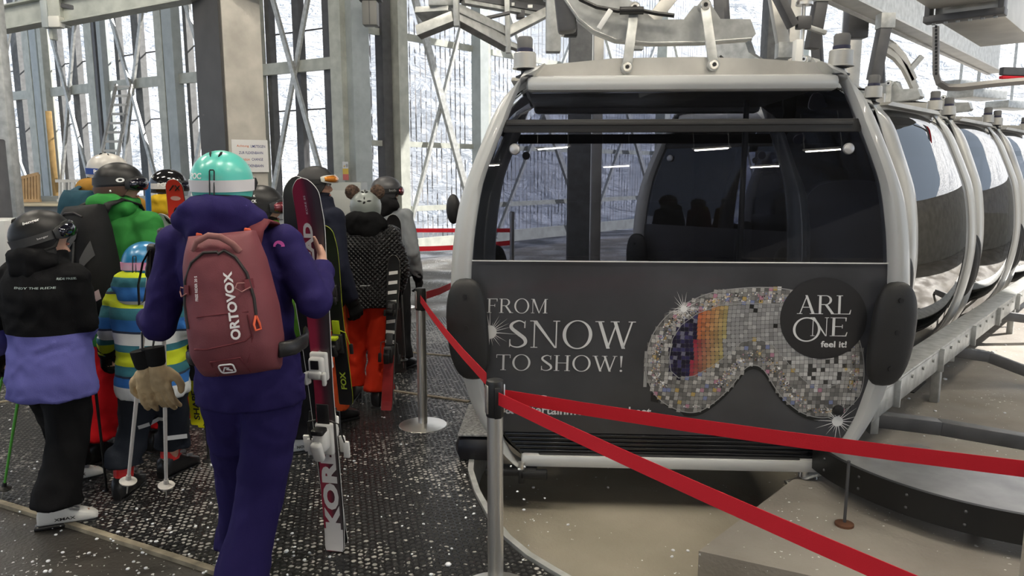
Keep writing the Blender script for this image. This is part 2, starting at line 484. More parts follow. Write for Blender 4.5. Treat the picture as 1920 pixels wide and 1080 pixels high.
# ------------------------------------------------------------------ the hall: far facades
C0 = Vector((-2.87, 13.2, 0)); LE = Vector((-13.4, 19.7, 0)); RD = Vector((.65, .76, 0)).normalized()
LD = (LE - C0).normalized()
def on_wall(px, D, C=C0):
    k = ray(px, 322); k = k.x / k.y
    t = (k * C.y - C.x) / (D.x - k * D.y)
    return C + D * t
def WLx(x, y=100): return on_wall(xh(x, y), LD)
def WRx(x, y=150): return on_wall(xh(x, y), RD)
def zat(px, py, D):
    w = on_wall(xh(px, py), D); return P(px, py, w.y).z
ZT = zat(389, 143, LD); ZW1 = zat(389, 78, LD); ZW2 = zat(389, 215, LD)
TOP = 6.6
def post(mb, a, b, depth, z0=0.0, z1=TOP, off=0.0, D=LD):
    nrm = Vector((D.y, -D.x, 0))
    if nrm.y > 0: nrm = -nrm
    a2, b2 = a + nrm * off, b + nrm * off
    mb.bar(Vector((*((a2 + b2) / 2)[:2], z0)), Vector((*((a2 + b2) / 2)[:2], z1)), (b - a).length, depth, up=nrm)
def wb(mb, name, m, parent, smooth=30):
    L = parent.location
    mb.v = [(x - L.x, y - L.y, z - L.z) for x, y, z in mb.v]
    return mb.build(name, m, parent, smooth)
def bay(no, x0, x1, strips, braces=True, dark=False):
    w = empty('window_%d' % no, WLx(x0)); tag(w, kind='structure')
    bm_ = DARK_STEEL if dark else TIMBER_GREY
    for s0, s1 in strips:
        mb = MB(); post(mb, WLx(s0), WLx(s1), .14, .3, TOP, -.12); wb(mb, 'mullion', bm_, w)
    a, b = WLx(x0), WLx(x1)
    nrm = Vector((LD.y, -LD.x, 0)); nrm = nrm if nrm.y < 0 else -nrm
    for z, th, m, off in ((ZT, .2, GREEN_STEEL, .02), (ZW1, .025, DARK_STEEL, -.2), (ZW2, .025, DARK_STEEL, -.2), (.85, .12, GREEN_STEEL, .0)):
        mb = MB(); q = nrm * off; mb.bar(Vector((a.x, a.y, z)) + q, Vector((b.x, b.y, z)) + q, .08 if th > .1 else .02, th); wb(mb, 'transom' if th > .1 else 'rail', m, w)
    if braces:
        for p, q, o in ((a, b, .1), (b, a, .16)):
            mb = MB(); mb.bar(Vector((p.x, p.y, .75)) + nrm * o, Vector((q.x, q.y, 2 * ZT - .9)) + nrm * o, .085, .05, up=nrm); wb(mb, 'brace', GALV, w)
    return w
bay(1, -60, 57, [(-20, -8), (17, 29), (51, 56)])
bay(2, 92, 172, [(97, 104), (126, 138), (163, 172)])
bay(3, 204, 304, [(211, 217), (245, 258), (291, 302)])
bay(4, 337, 470, [(342, 348), (395, 408), (450, 460)])
bay(5, 494, 630, [(495, 503), (546, 558), (602, 614)], dark=True)
def steel_post(x0, x1, m, off=.05, depth=.2, rnd=False):
    mb = MB(); post(mb, WLx(x0), WLx(x1), depth, 0, TOP, off)
    tag(mb.build('pillar', m, None, 30), kind='structure')
for a in ((55, 67, GREEN_STEEL), (69, 81, BLUE_STEEL), (84, 91, GREEN_STEEL), (172, 186, GREEN_STEEL), (187, 192, DARK_STEEL), (196, 203, BLUE_STEEL), (304, 317, GREEN_STEEL), (319, 337, BLUE_STEEL), (484, 494, GREEN_STEEL), (630, 651, GREEN_STEEL), (-90, -70, GREEN_STEEL)):
    steel_post(*a)
# a tan plank leaning on the facade
a = WLx(87)
tag(MB().box((0, 0, 1.55), (.13, .05, 3.1), .005, rz=.5).build('plank', mat('tan_timber', (.42, .27, .1), .6, var=.2), None, 30, (a.x + .1, a.y - .3, 0)), 'tan timber plank standing upright between the two posts of the left facade', 'plank')
# right translucent facade
def corrugated():
    m = bpy.data.materials.new('translucent_sheet'); m.use_nodes = True
    nt = m.node_tree; nt.nodes.remove(nt.nodes['Principled BSDF'])
    tc = _n(nt, 'ShaderNodeTexCoord')
    vr = _n(nt, 'ShaderNodeVectorMath', operation='DOT_PRODUCT'); vr.inputs[1].default_value = RD
    gp = _n(nt, 'ShaderNodeNewGeometry'); nt.links.new(gp.outputs['Position'], vr.inputs[0])
    u = vr.outputs['Value']
    sp = _n(nt, 'ShaderNodeSeparateXYZ'); nt.links.new(gp.outputs['Position'], sp.inputs[0])
    fr = math_node(nt, 'FRACT', math_node(nt, 'MULTIPLY', u, 7.5))
    line = math_node(nt, 'LESS_THAN', fr, .22)
    cv = _n(nt, 'ShaderNodeCombineXYZ')
    nt.links.new(math_node(nt, 'MULTIPLY', u, 7.5), cv.inputs[0]); nt.links.new(math_node(nt, 'MULTIPLY', sp.outputs[2], 1.6), cv.inputs[2])
    no = _n(nt, 'ShaderNodeTexNoise'); no.inputs['Scale'].default_value = 1.6; no.inputs['Detail'].default_value = 5; no.inputs['Roughness'].default_value = .75
    nt.links.new(cv.outputs[0], no.inputs['Vector'])
    k = math_node(nt, 'MULTIPLY', line, math_node(nt, 'GREATER_THAN', no.outputs['Fac'], .47))
    tr = _n(nt, 'ShaderNodeBsdfTransparent'); tr.inputs[0].default_value = (.95, .97, 1, 1)
    tl = _n(nt, 'ShaderNodeBsdfTranslucent'); tl.inputs[0].default_value = (.95, .95, .95, 1)
    df = _n(nt, 'ShaderNodeBsdfDiffuse'); df.inputs[0].default_value = (.25, .25, .26, 1)
    m1 = _n(nt, 'ShaderNodeMixShader'); m1.inputs[0].default_value = .5
    nt.links.new(tr.outputs[0], m1.inputs[1]); nt.links.new(tl.outputs[0], m1.inputs[2])
    m2 = _n(nt, 'ShaderNodeMixShader'); nt.links.new(k, m2.inputs[0])
    nt.links.new(m1.outputs[0], m2.inputs[1]); nt.links.new(df.outputs[0], m2.inputs[2])
    nt.links.new(m2.outputs[0], nt.nodes['Material Output'].inputs[0])
    return m
SHEET = corrugated()
ZA = zat(860, 87, RD); ZB = zat(860, 274, RD)
RN = Vector((RD.y, -RD.x, 0)); RN = RN if RN.y < 0 else -RN
def rbay(no, a, b, brace=True):
    w = empty('window_%d' % no, a); tag(w, kind='structure')
    mb = MB(); q = -RN * .1
    mb.add([Vector((a.x, a.y, .25)) + q, Vector((b.x, b.y, .25)) + q, Vector((b.x, b.y, TOP)) + q, Vector((a.x, a.y, TOP)) + q], [(0, 1, 2, 3)]); wb(mb, 'pane', SHEET, w, 0)
    for z, th in ((ZA, .12), (ZB, .1), (.3, .25), (1.0, .1)):
        mb = MB(); mb.bar(Vector((a.x, a.y, z)), Vector((b.x, b.y, z)), .06, th); wb(mb, 'transom', GREEN_STEEL, w)
    if brace:
        for p, q_, o in ((a, b, .1), (b, a, .18)):
            mb = MB(); mb.bar(Vector((p.x, p.y, .3)) + RN * o, Vector((q_.x, q_.y, 5.6)) + RN * o, .13 if o > .15 else .06, .07, up=RN); wb(mb, 'brace', GALV, w)
    return w
def rpost(a, wd, m, dep=.2, off=0.0):
    mb = MB(); mb.bar(Vector((a.x, a.y, 0)) + RN * off, Vector((a.x, a.y, TOP)) + RN * off, wd, dep, up=RN)
    tag(mb.build('pillar', m, None, 30), kind='structure')
rpost(WRx(661), .36, BLUE_STEEL, .3, .1)
rpost(WRx(676), .1, mat('rust_brown_steel', (.09, .06, .055), .6))
rbay(6, WRx(679), WRx(716), False)
rpost(WRx(720), .2, DARK_STEEL); rpost(WRx(740), .22, GREEN_STEEL, .3, .1)
rbay(7, WRx(746), WRx(885))
rpost(WRx(892), .24, BLUE_STEEL, .25, .12); rpost(WRx(904), .2, GREEN_STEEL, .2, .05)
ends = [WRx(910)]
for i in range(5): ends.append(ends[-1] + RD * 3.6)
for i in range(5):
    rbay(8 + i, ends[i] + RD * .2, ends[i + 1] - RD * .2)
    rpost(ends[i + 1], .28, GREEN_STEEL, .3, .1)
# near concrete column with its notice
cB = G(433, 900); ck = 9.5 / cB.y
q0 = P(386, 322, 9.9); q1 = P(432, 322, 9.5); q2 = P(502, 322, 9.75)
poly = [(q0.x, q0.y), (q1.x, q1.y), (q2.x, q2.y), (q2.x - .25, q2.y + .6), (q0.x + .1, q0.y + .5)]
tag(MB().prism(poly, TOP, axis='z').build('pillar', CONC, None, 0), kind='structure')
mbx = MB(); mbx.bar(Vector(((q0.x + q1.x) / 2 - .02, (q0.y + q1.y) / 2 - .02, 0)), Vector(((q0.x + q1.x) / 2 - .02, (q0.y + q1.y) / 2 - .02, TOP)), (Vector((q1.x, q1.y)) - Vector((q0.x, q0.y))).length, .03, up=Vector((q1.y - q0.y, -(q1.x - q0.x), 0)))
tag(mbx.build('trim_1', mat('column_left_dark', (.055, .052, .05), .55, .2, var=.2, vscale=3), None, 0), kind='structure')  # thin dark sheet over the column's left face
ed = (q2 - q1); ed.z = 0; ed.normalize(); en = Vector((ed.y, -ed.x, 0))
t0 = P(435, 292, 9.5); t1 = P(502, 292, 9.75)
zt, zb = P(468, 262, 9.6).z, P(468, 323, 9.6).z
nt_ = empty('notice', Vector(((t0.x + t1.x) / 2, (t0.y + t1.y) / 2, (zt + zb) / 2)) + en * .012)
tag(nt_, 'white paper notice about changing cable cars, taped to the concrete column', 'notice')
nw = (t1 - t0).length
nt_.rotation_euler.z = math.atan2(ed.y, ed.x)
MB().box((0, 0, 0), (nw, .008, zt - zb)).build('sheet', PAPER, nt_)
hh = zt - zb
for txt, zz, m, wdt, xo in (('Achtung', .30, INK_RED, .36, -.2), ('UMSTEIGEN', .30, INK_BLUE, .44, .22), ('ZUR FLEXENBAHN', .1, INK_BLUE, .72, .02), ('Attention', -.1, INK_RED, .38, -.2), ('CHANGE', -.1, INK_BLUE, .34, .19), ('TO FLEXENBAHN', -.3, INK_BLUE, .72, .02)):
    lettering(txt, lambda u, v, xo=xo, zz=zz: (u + xo * nw, -.006, v + zz * hh), .085 * hh, m, nt_, wdt * nw * .93, bold=.01)
# warning sticker on the corner post
a = P(648, 321, 12.95)
st = empty('warning_sticker', a); st.rotation_euler.z = math.atan2(LD.y, LD.x) + PI
tag(st, 'small white, yellow and red warning sticker on the tall grey corner post', 'sticker')
for z0, z1, m in ((.045, .16, PAPER), (-.05, .045, mat('sticker_yellow', (.62, .42, .05), .5)), (-.15, -.05, mat('sticker_red', (.55, .12, .10), .5))):
    MB().box((0, 0, (z0 + z1) / 2), (.13, .006, z1 - z0)).build('panel', m, st)
MB().add([(-.045, -.004, .07), (.0, -.004, .07), (-.022, -.004, .115)], [(0, 1, 2)]).build('warning_triangle', mat('sticker_amber', (.5, .35, .1), .5), st, 0)
MB().lathe([(0.03, 0), (.03, .002)], 16, Matrix.Translation((.035, -.003, .095)) @ Matrix.Rotation(PI / 2, 4, 'X')).build('prohibition_mark', mat('sticker_grey', (.35, .35, .36), .5), st, 0)
# low boarded wall under the left facade
lp = empty('parapet', (-8, 12.6, 0)); tag(lp, 'low white boarded wall with a pale timber ledge below the left facade', 'wall')
MB().box((-1.0, .3, .58), (12.5, .5, 1.14)).build('board_face', mat('white_boards', (.48, .49, .49), .6, var=.1), lp, 0)
for z in (.22, .45, .68, .9):
    MB().box((-1.0, .045, z), (12.5, .012, .018)).build('board_joint', mat('joint_grey', (.15, .15, .16), .7) if z < .3 else bpy.data.materials['joint_grey'], lp, 0)
MB().box((-1.0, .2, 1.16), (12.6, .9, .05), .008).build('ledge', CREAM, lp)
MB().box((-1.0, .62, 1.22), (12.6, .1, .12), .008).build('back_rail', BLUE_STEEL, lp)
# slatted guard rails standing on the ledge
def guard(px0, px1, Y, m, nb, label, lean):
    a, b = P(px0, 372, Y), P(px1, 372, Y)
    g = empty('guard_rail', (a.x, Y, 1.186)); tag(g, label, 'railing')
    L = b.x - a.x; h = .36
    MB().bar((0, 0, h), (L, 0, h + lean), .05, .05).build('top_rail', m, g)
    MB().bar((0, 0, .03), (L, 0, .03), .05, .05).build('bottom_rail', m, g)
    for i in range(nb):
        x = L * (i + .5) / nb
        MB().bar((x, 0, .05), (x + .03, 0, h + lean * x / L), .045, .03).build('slat', m, g)
guard(20, 76, 12.75, mat('pine', (.50, .33, .17), .6, var=.2), 10, 'honey-coloured timber guard rail with upright slats on the left ledge', .12)
guard(108, 178, 12.75, mat('pale_slats', (.62, .62, .60), .5), 8, 'white slatted guard rail right of the timber one on the ledge', 0)
# aluminium ladder leaning against the facade
ld = empty('ladder', P(215, 345, 14.2)); tag(ld, 'aluminium ladder leaning against the left facade behind the white helmet', 'ladder')
l0, l1 = P(205, 300, 14.2), P(232, 158, 14.7); o = ld.location
dn = (l0 - l1).normalized(); foot = l0 + dn * ((l0.z - .02) / -dn.z)
for dx in (-.17, .17):
    MB().bar(foot - o + Vector((dx - .03, 0, 0)), l1 - o + Vector((dx * .85, 0, 0)), .06, .04, bev=.005).build('stile', ALU, ld)
for i in range(9):
    p = l0.lerp(l1, i / 8.3) - o
    MB().bar(p + Vector((-.18, 0, 0)), p + Vector((.18, 0, 0)), .035, .045).build('rung', ALU, ld)
# left edge: dark door frame, post and grey box
tag(MB().box((0, 0, 1.0), (.26, .2, 2.0), .02).build('door_1', DARK_STEEL, None, 30, P(-14, 400, 7.0).to_tuple()[:2] + (0,)), kind='structure')
tag(MB().box((0, 0, 2.6), (.11, .12, 5.2), .01).build('pillar', GALV, None, 30, P(22, 322, 7.6).to_tuple()[:2] + (0,)), kind='structure')
gb = P(-2, 440, 6.4)
t = empty('plinth_box', (gb.x, gb.y, 0)); tag(t, 'pale grey box on a concrete plinth at the left edge behind the black helmet', 'box')
MB().box((0, 0, .45), (.4, .4, .9), .01).build('plinth', CONC, t); MB().box((0, 0, 1.1), (.38, .4, .4), .01).build('cap', mat('pale_grey_paint', (.55, .56, .56), .5), t)
# grey cabinet behind the goggled man
a, b = P(612, 340, 10.6), P(668, 340, 10.6)
cb = empty('control_cabinet', ((a.x + b.x) / 2, 10.9, 0)); tag(cb, 'grey steel control cabinet behind the man with orange goggles', 'cabinet')
wd = (b.x - a.x) * 1.25; zt = P(640, 342, 10.6).z
MB().box((0, 0, zt / 2), (wd, .5, zt), .015).build('body', mat('cabinet_grey', (.34, .36, .35), .5), cb)
MB().box((0, -.255, zt * .78), (wd * .92, .02, zt * .3), .004).build('upper_door', mat('cabinet_light', (.42, .43, .41), .5), cb)
MB().box((0, -.255, zt * .40), (wd * .92, .02, zt * .38), .004).build('lower_door', mat('cabinet_blue', (.20, .25, .27), .4), cb)
MB().box((wd * .36, -.28, zt * .6), (.03, .03, .12), .004).build('handle', BLACK, cb)
# ceiling, rear walls, lamps
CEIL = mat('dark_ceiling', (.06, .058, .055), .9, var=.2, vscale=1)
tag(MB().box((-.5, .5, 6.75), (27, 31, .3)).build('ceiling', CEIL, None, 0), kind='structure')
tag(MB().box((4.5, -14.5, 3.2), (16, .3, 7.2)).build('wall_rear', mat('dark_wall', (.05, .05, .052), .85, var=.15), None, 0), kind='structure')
LAMP = emit('lamp_tube', (1, .92, .78), 190)
def lamp(x, y, L=1.3, rz=0.0, z=6.42):
    l = empty('ceiling_lamp', (x, y, z), rz)
    tag(l, 'long fluorescent ceiling lamp, rear rows mirrored in cabin glass, front rows added for light', 'lamp', 'fluorescent strips under the hall roof')
    MB().box((0, 0, .07), (L + .1, .16, .08), .01).build('housing', WHITE, l)
    if z < 6: MB().tube([(-.4, 0, .1), (-.4, 0, 6.6 - z)], .012, 6).build('suspension_rod', GALV, l); MB().tube([(.4, 0, .1), (.4, 0, 6.6 - z)], .012, 6).build('suspension_rod', GALV, l)
    MB().tube([(-L / 2, 0, 0), (L / 2, 0, 0)], .035 if z > 6 else .022, 8).build('tube', LAMP, l)
for x, y in ((-3.5, -8), (-.5, -8.2), (3.0, -8.6), (5.5, -9), (-2.5, -12), (1.0, -12.3), (5.0, -12.6), (-6.5, 2.5), (-3.4, 2.2), (-.4, 1.6), (3.5, .8), (-6.0, 6.5), (-2.2, 6.8), (1.8, 3.2), (5.5, 4.5), (7.5, 7.5)):  # rows ahead of the camera are added to brighten people and right floor
    lamp(x, y, 1.3 if y > -5 else .75, .5, 4.9 if y < -5 else 6.42)

wr = MB().box((0, 0, 1.25), (.3, 15, 2.6))  # unseen wall, added so the cabins' side glass reflects grey
o_ = wr.build('wall_added', CONC, None, 0, (13.2, 13.5, -.05)); o_.rotation_euler.z = -.35; tag(o_, kind='structure')
# ------------------------------------------------------------------ gondola cabins
YF, CXP = 4.05, 1268.0
def loc_px(px, py):
    """pixel on the near cabin's front plane -> (x, z) in cabin coordinates"""
    p = P(px, py, YF); c = P(CXP, py, YF)
    return (p.x - c.x, p.z)
_prof = [(140, 288), (170, 330), (190, 345), (220, 360), (252, 372), (310, 393), (370, 412), (430, 421), (490, 425), (560, 424.5), (640, 414), (715, 396), (770, 377), (838, 337), (886, 286)]
PROF = []
for py, hw_ in _prof:
    z = P(CXP, py, YF).z
    a = P(CXP + hw_, py, YF).x - P(CXP, py, YF).x
    PROF.append((z, a))
PROF.reverse()
ZB0, ZT0 = PROF[0][0], PROF[-1][0]
def hw(z):
    if z <= PROF[0][0]: return PROF[0][1]
    for i, ((z0, a0), (z1, a1)) in enumerate(zip(PROF, PROF[1:])):
        if z <= z1:
            t = (z - z0) / (z1 - z0)
            zm, am = PROF[max(i - 1, 0)]; zp, ap = PROF[min(i + 2, len(PROF) - 1)]
            m0 = (a1 - am) / (z1 - zm) * (z1 - z0); m1 = (ap - a0) / (zp - z0) * (z1 - z0)
            return (2 * t ** 3 - 3 * t ** 2 + 1) * a0 + (t ** 3 - 2 * t ** 2 + t) * m0 + (-2 * t ** 3 + 3 * t ** 2) * a1 + (t ** 3 - t ** 2) * m1
    return PROF[-1][1]
ZM, HZ = (ZB0 + ZT0) / 2, (ZT0 - ZB0) / 2
LC = 1.62
def fb(z): return .09 * (1 - ((z - ZM) / HZ) ** 2)
def fy(z): return -LC / 2 - fb(z)
CABGLASS = glass('tinted_cabin_glass', (.66, .68, .76), .05, .72)
SIDEGLASS = glass('mirror_side_glass', (.5, .5, .5), .22, .3)
PANEL_DARK = mat('print_backing', (.052, .054, .062), .3, var=.45, vscale=1.6, coat=.4)
SKIRT = mat('black_skirt', (.008, .009, .012), .25, coat=.5)
INTERIOR = mat('cabin_interior', (.02, .02, .022), .7)
SEAT = mat('seat_black', (.015, .015, .016), .6)
RUBCAP = mat('grey_rubber', (.13, .13, .13), .7)
NAVYRING = mat('navy_ring', (.02, .02, .05), .4)
zs = [ZB0 + (ZT0 - ZB0) * i / 40 for i in range(41)]
zs[-1] = ZT0 - .004
def arc(mb, sx, sy):
    rs = []
    for i, z in enumerate(zs):
        e = .002
        d = Vector((-(hw(z + e) - hw(z - e)), 0, 2 * e)).normalized() if i not in (0, 40) else Vector((-(hw(z + .02) - hw(z - .02)), 0, .04)).normalized()
        nrm = Vector((d.z, 0, -d.x))      # outward in the x-z plane
        wd = .060
        c = Vector((hw(z), fy(z) + .05, z)) - nrm * wd
        ring = []
        for k in range(12):
            a = 2 * PI * k / 12
            cx, cy = math.cos(a), math.sin(a)
            f = .8
            ring.append(c + nrm * (wd * math.copysign(abs(cx) ** f, cx)) + Vector((0, .075 * math.copysign(abs(cy) ** f, cy), 0)))
        rs.append([Vector((p.x * sx, p.y * sy, p.z)) for p in ring])
    mb.rings(rs)
def front_sheet(z0, z1, inset, off, sy, nz=18, nx=10, wfun=None):
    def fn(u, v):
        z = z0 + (z1 - z0) * v
        h = hw(z) - inset
        return ((2 * u - 1) * h, (fy(z) + off) * sy, z)
    return fn
zpy = lambda py: P(CXP, py, YF).z
ZPAN, ZSK0, ZBAR0, ZBAR1, ZTOPG = zpy(491), zpy(822), zpy(247), zpy(222), zpy(166)
c0 = P(CXP, 540, YF)
def make_cabin():
    r = empty('gondola_cabin')
    for sy, nm in ((1, 'front_frame'), (-1, 'rear_frame')):
        mb = MB()
        for sx in (1, -1): arc(mb, sx, sy)
        zt = ZT0 - .035
        mb.bar((-hw(ZT0) - .02, (fy(zt) + .05) * sy, zt), (hw(ZT0) + .02, (fy(zt) + .05) * sy, zt), .135, .085, bev=.03)
        zb = ZB0 + .03
        mb.bar((-hw(ZB0) + .02, (fy(zb) + .05) * sy, zb), (hw(ZB0) - .02, (fy(zb) + .05) * sy, zb), .12, .075, bev=.02)
        mb.build(nm, FRAME_PAINT, r, 40)
        zpn = ZPAN if sy == 1 else .80
        MB().grid(front_sheet(zpn, ZTOPG + .01, .09, .035, sy), 10, 20).build('window_glass', CABGLASS, r, 180)
        MB().grid(front_sheet(ZSK0, zpn, .09, .03, sy), 12, 60, (0, .02 * sy, 0)).build('lower_panel', PANEL_DARK, r, 60)
        sk = MB().grid(front_sheet(ZB0 + .03, ZSK0, .085, .04, sy), 10, 4, (0, .02 * sy, 0)).build('skirt', SKIRT, r, 60)
        mb = MB()
        for k in range(5):
            z = ZB0 + .085 + k * .026
            mb.bar((-hw(z) + .1, (fy(z) + .035) * sy, z), (hw(z) - .1, (fy(z) + .035) * sy, z), .014, .012, bev=.003)
        mb.build('slat', SKIRT, sk)
        mb = MB(); z = (ZBAR0 + ZBAR1) / 2
        mb.bar((-hw(z) + .085, (fy(z) + .03) * sy, z), (hw(z) - .085, (fy(z) + .03) * sy, z), .02, ZBAR1 - ZBAR0, bev=.004)
        mb.bar((-hw(z) + .1, (fy(z) + .02) * sy, z + .012), (hw(z) - .13, (fy(z) + .02) * sy, z + .012), .025, .02, bev=.004)
        o = mb.build('vent_bar', mat('vent_bar_black', (.028, .027, .027), .5) if 'vent_bar_black' not in bpy.data.materials else bpy.data.materials['vent_bar_black'], r)
    for sx in (1, -1):
        def fn(u, v, sx=sx):
            z = ZB0 + .02 + (ZT0 - ZB0 - .04) * v
            y = (2 * u - 1) * (LC / 2 + fb(z) - .12)
            return (sx * (hw(z) - .035 + .05 * (1 - (2 * u - 1) ** 2)), y, z)
        MB().grid(fn, 10, 30).build('side_glass', SIDEGLASS, r, 180)
        def fn2(u, v, sx=sx):
            z = ZB0 + .03 + (.75) * v
            y = (2 * u - 1) * (LC / 2 + fb(z) - .14)
            return (sx * (hw(z) - .06 + .04 * (1 - (2 * u - 1) ** 2)), y, z)
        MB().grid(fn2, 8, 10).build('side_lining', INTERIOR, r, 180)
        for sy in (1, -1):
            # bumper pad on each corner
            (pxc, z1_), (_, z0_) = loc_px(1659, 521), loc_px(1659, 712)
            h = (z1_ - z0_) / 2; zc = (z0_ + z1_) / 2
            def fp(u, v, sx=sx, sy=sy):
                a = 2 * PI * u; t = PI * v - PI / 2
                ca, sa, ct, st = math.cos(a), math.sin(a), math.cos(t), math.sin(t)
                sg = lambda q, e: math.copysign(abs(q) ** e, q)
                x = .115 * sg(ca, .7) * sg(ct, .75); zz = h * sg(sa, .75) * sg(ct, .6); y = .055 * sg(st, .8)
                z = zc + zz
                return (sx * (pxc + x + (hw(z) - hw(zc)) * .55), sy * (fy(z) - .05) + y, z)
            pad = MB().grid(fp, 36, 14).build('bumper_pad', RUBBER, r, 180)
            for q in (-.62, .08, .68):
                z = zc + q * h; mb = MB()
                mb.tube([(sx * (pxc + (hw(z) - hw(zc)) * .55), sy * (fy(z) - .098), z), (sx * (pxc + (hw(z) - hw(zc)) * .55), sy * (fy(z) - .108), z)], .013, 10)
                mb.build('pad_bolt', BLACK, pad)
            if sy == 1:
                for ix in range(4):
                    pts = []; rr_ = []
                    for iz in range(34):
                        z = zc + (iz / 33 - .5) * h * 1.5; x = pxc + (ix - 1.5) * .036 + (hw(z) - hw(zc)) * .55
                        pts.append((sx * x, fy(z) - .0985 + .010 * ((ix - 1.5) / 1.5) ** 2 + .012 * ((iz / 33 - .5) * 2) ** 4, z)); rr_.append(.0012 + .0035 * (iz % 3 == 1))
                    MB().tube(pts, rr_, 6).build('pad_groove', BLACK, pad)
            # rubber-capped cup on the roof corner
            bx, by = .835, LC / 2 - .02
            M = Matrix.Translation((sx * bx, sy * by, ZT0))
            rb = MB().lathe([(.05, .0), (.05, .008), (.035, .012), (.022, .02), (.022, .035), (.045, .04), (.045, .045)], 20, M).build('roof_bumper', BLACK, r)
            MB().lathe([(.068, .045), (.068, .05), (.062, .052), (.06, .125), (.055, .13), (.04, .13)], 24, M).build('cup', ALU, rb)
            MB().lathe([(.04, .13), (.044, .134), (.044, .15), (.04, .153)], 24, M).build('ring', NAVYRING, rb)
            MB().lathe([(.041, .152), (.042, .2), (.036, .212), (.02, .214)], 24, M).build('rubber_cap', RUBCAP, rb)
            # round glass fixing
            for fx, fz in (loc_px(1580, 279), loc_px(1577, 767)):
                z = fz; M = Matrix.Translation((sx * fx, sy * (fy(z) + .028), z)) @ Matrix.Rotation(PI / 2 * sy, 4, 'X')
                MB().lathe([(.03, 0), (.031, .008), (.026, .016), (.012, .02)], 20, M).build('glass_fixing', mat('fixing_grey', (.55, .55, .56), .35, .6) if fz > 1 and 'fixing_grey' not in bpy.data.materials else (bpy.data.materials['fixing_grey'] if fz > 1 else BLACK), r)
    # roof, floor, benches
    MB().box((0, 0, ZT0 - .02), (1.66, LC - .1, .04), .01).build('roof', ALU, r)
    MB().box((0, 0, ZB0 + .05), (1.5, LC, .05), .01).build('cabin_floor', INTERIOR, r)
    for sy in (1, -1):
        b = MB().box((0, sy * .52, .50), (1.9, .42, .07), .02).build('bench', SEAT, r)
        mb = MB()
        for k in range(5):
            mb.box((-.76 + k * .38, sy * .70, .72), (.34, .07, .42), .03, rx=-sy * .15)
        mb.build('seat_back', SEAT, b)
    MB().tube([(.55, 0, ZB0 + .07), (.55, 0, ZT0 - .05)], .018, 10).build('grab_pole', DARK_STEEL, r)
    # spreader plate and rocker arm
    z0 = ZT0 - .005
    pl = [(-.80, z0), (-.80, z0 + .095), (-.35, z0 + .135), (.1, z0 + .14), (.5, z0 + .125), (.84, z0 + .10), (.84, z0)]
    for sy in (-1, 1):
        bp_ = MB().prism(pl, .03, M=Matrix.Translation((0, sy * .55 - .015, 0))).build('spreader_plate', ALU, r)
        mb = MB()
        for x in (-.05, .28): mb.prism([(x - .035, z0 - .002), (x + .035, z0 - .002), (x + .02, z0 + .012), (x - .02, z0 + .012)], .034, M=Matrix.Translation((0, sy * .55 - .017, 0)))
        mb.build('notch', BLACK, bp_)
    for sx in (-1, 1):
        MB().prism([(-.70, z0 + .0), (.70, z0 + .0), (.6, z0 + .03), (-.6, z0 + .03)], .16, M=Matrix.Translation((sx * .835 + .08, 0, 0)) @ Matrix.Rotation(PI / 2, 4, 'Z')).build('side_plate', ALU, r)
    def hp(px, py, k=4.42 / YF):
        x, z = loc_px(px, py); return ((x + c0.x) * k - c0.x, CAMZ + (z - CAMZ) * k)
    arm = [hp(*q) for q in ((1000, -70), (1035, -10), (1062, 28), (1092, 52), (1135, 70), (1200, 77), (1300, 76), (1390, 70), (1397, 62), (1386, 34), (1330, 33), (1312, 6), (1280, 8), (1262, 33), (1205, 33), (1178, 8), (1150, -10), (1120, -30), (1100, -80))]
    ym = -.50
    ha = MB().prism(arm, .14, M=Matrix.Translation((0, ym + .05, 0))).build('hanger_arm', GALV, r, 25)
    edge = [hp(*q) for q in ((1000, -70), (1035, -10), (1062, 28), (1092, 52), (1135, 70), (1200, 77), (1300, 76), (1390, 70))]
    MB().tube([(x, ym + .06, z) for x, z in edge], .012, 8).build('arm_rim', GALV, ha)
    for (ax, ay), (bx_, by_) in (((1153, 130), (1166, 14)), ((1310, 127), (1297, 11))):
        a = hp(ax, ay); b = hp(bx_, by_)
        s_ = MB().bar((a[0], ym - .1, a[1]), (b[0], ym - .0, b[1]), .055, .018, up=(0, 1, 0), bev=.006)
        for q, yy in ((a, ym - .1), (b, ym)):
            s_.tube([(q[0], yy - .011, q[1]), (q[0], yy + .07, q[1])], .034, 18)
        st_ = s_.build('strap', GALV, r)
        for q, yy in ((a, ym - .1), (b, ym)):
            mb = MB()
            mb.lathe([(.026, 0), (.026, .008), (.022, .012), (.013, .012), (.012, .004)], 18, Matrix.Translation((q[0], yy - .011, q[1])) @ Matrix.Rotation(PI / 2, 4, 'X'))
            mb.build('bolt', CHROME, st_)
        mb = MB()
        for q, yy in ((a, ym - .1), (b, ym)): mb.lathe([(.011, 0.008), (.011, .011)], 8, Matrix.Translation((q[0], yy - .011, q[1])) @ Matrix.Rotation(PI / 2, 4, 'X'))
        mb.build('bolt_socket', BLACK, st_)
    MB().tube([(hp(*q)[0], ym - .01, hp(*q)[1]) for q in ((1040, -25), (1065, -2), (1095, 12), (1135, 20), (1180, 20), (1210, 26), (1240, 30))], .012, 8).build('cable', BLACK, ha)
    mb = MB(); a, b = hp(1100, 54), hp(1122, 18)
    mb.bar((a[0], ym - .02, a[1]), (b[0], ym - .02, b[1]), .03, .012, up=(0, 1, 0), bev=.005); mb.build('clip', WHITE, ha)
    mb = MB(); a, b = hp(1138, 21), hp(1182, 21)
    mb.tube([(a[0], ym - .03, a[1]), (b[0], ym - .03, b[1])], .022, 10); mb.build('cable_sleeve', BLACK, ha)
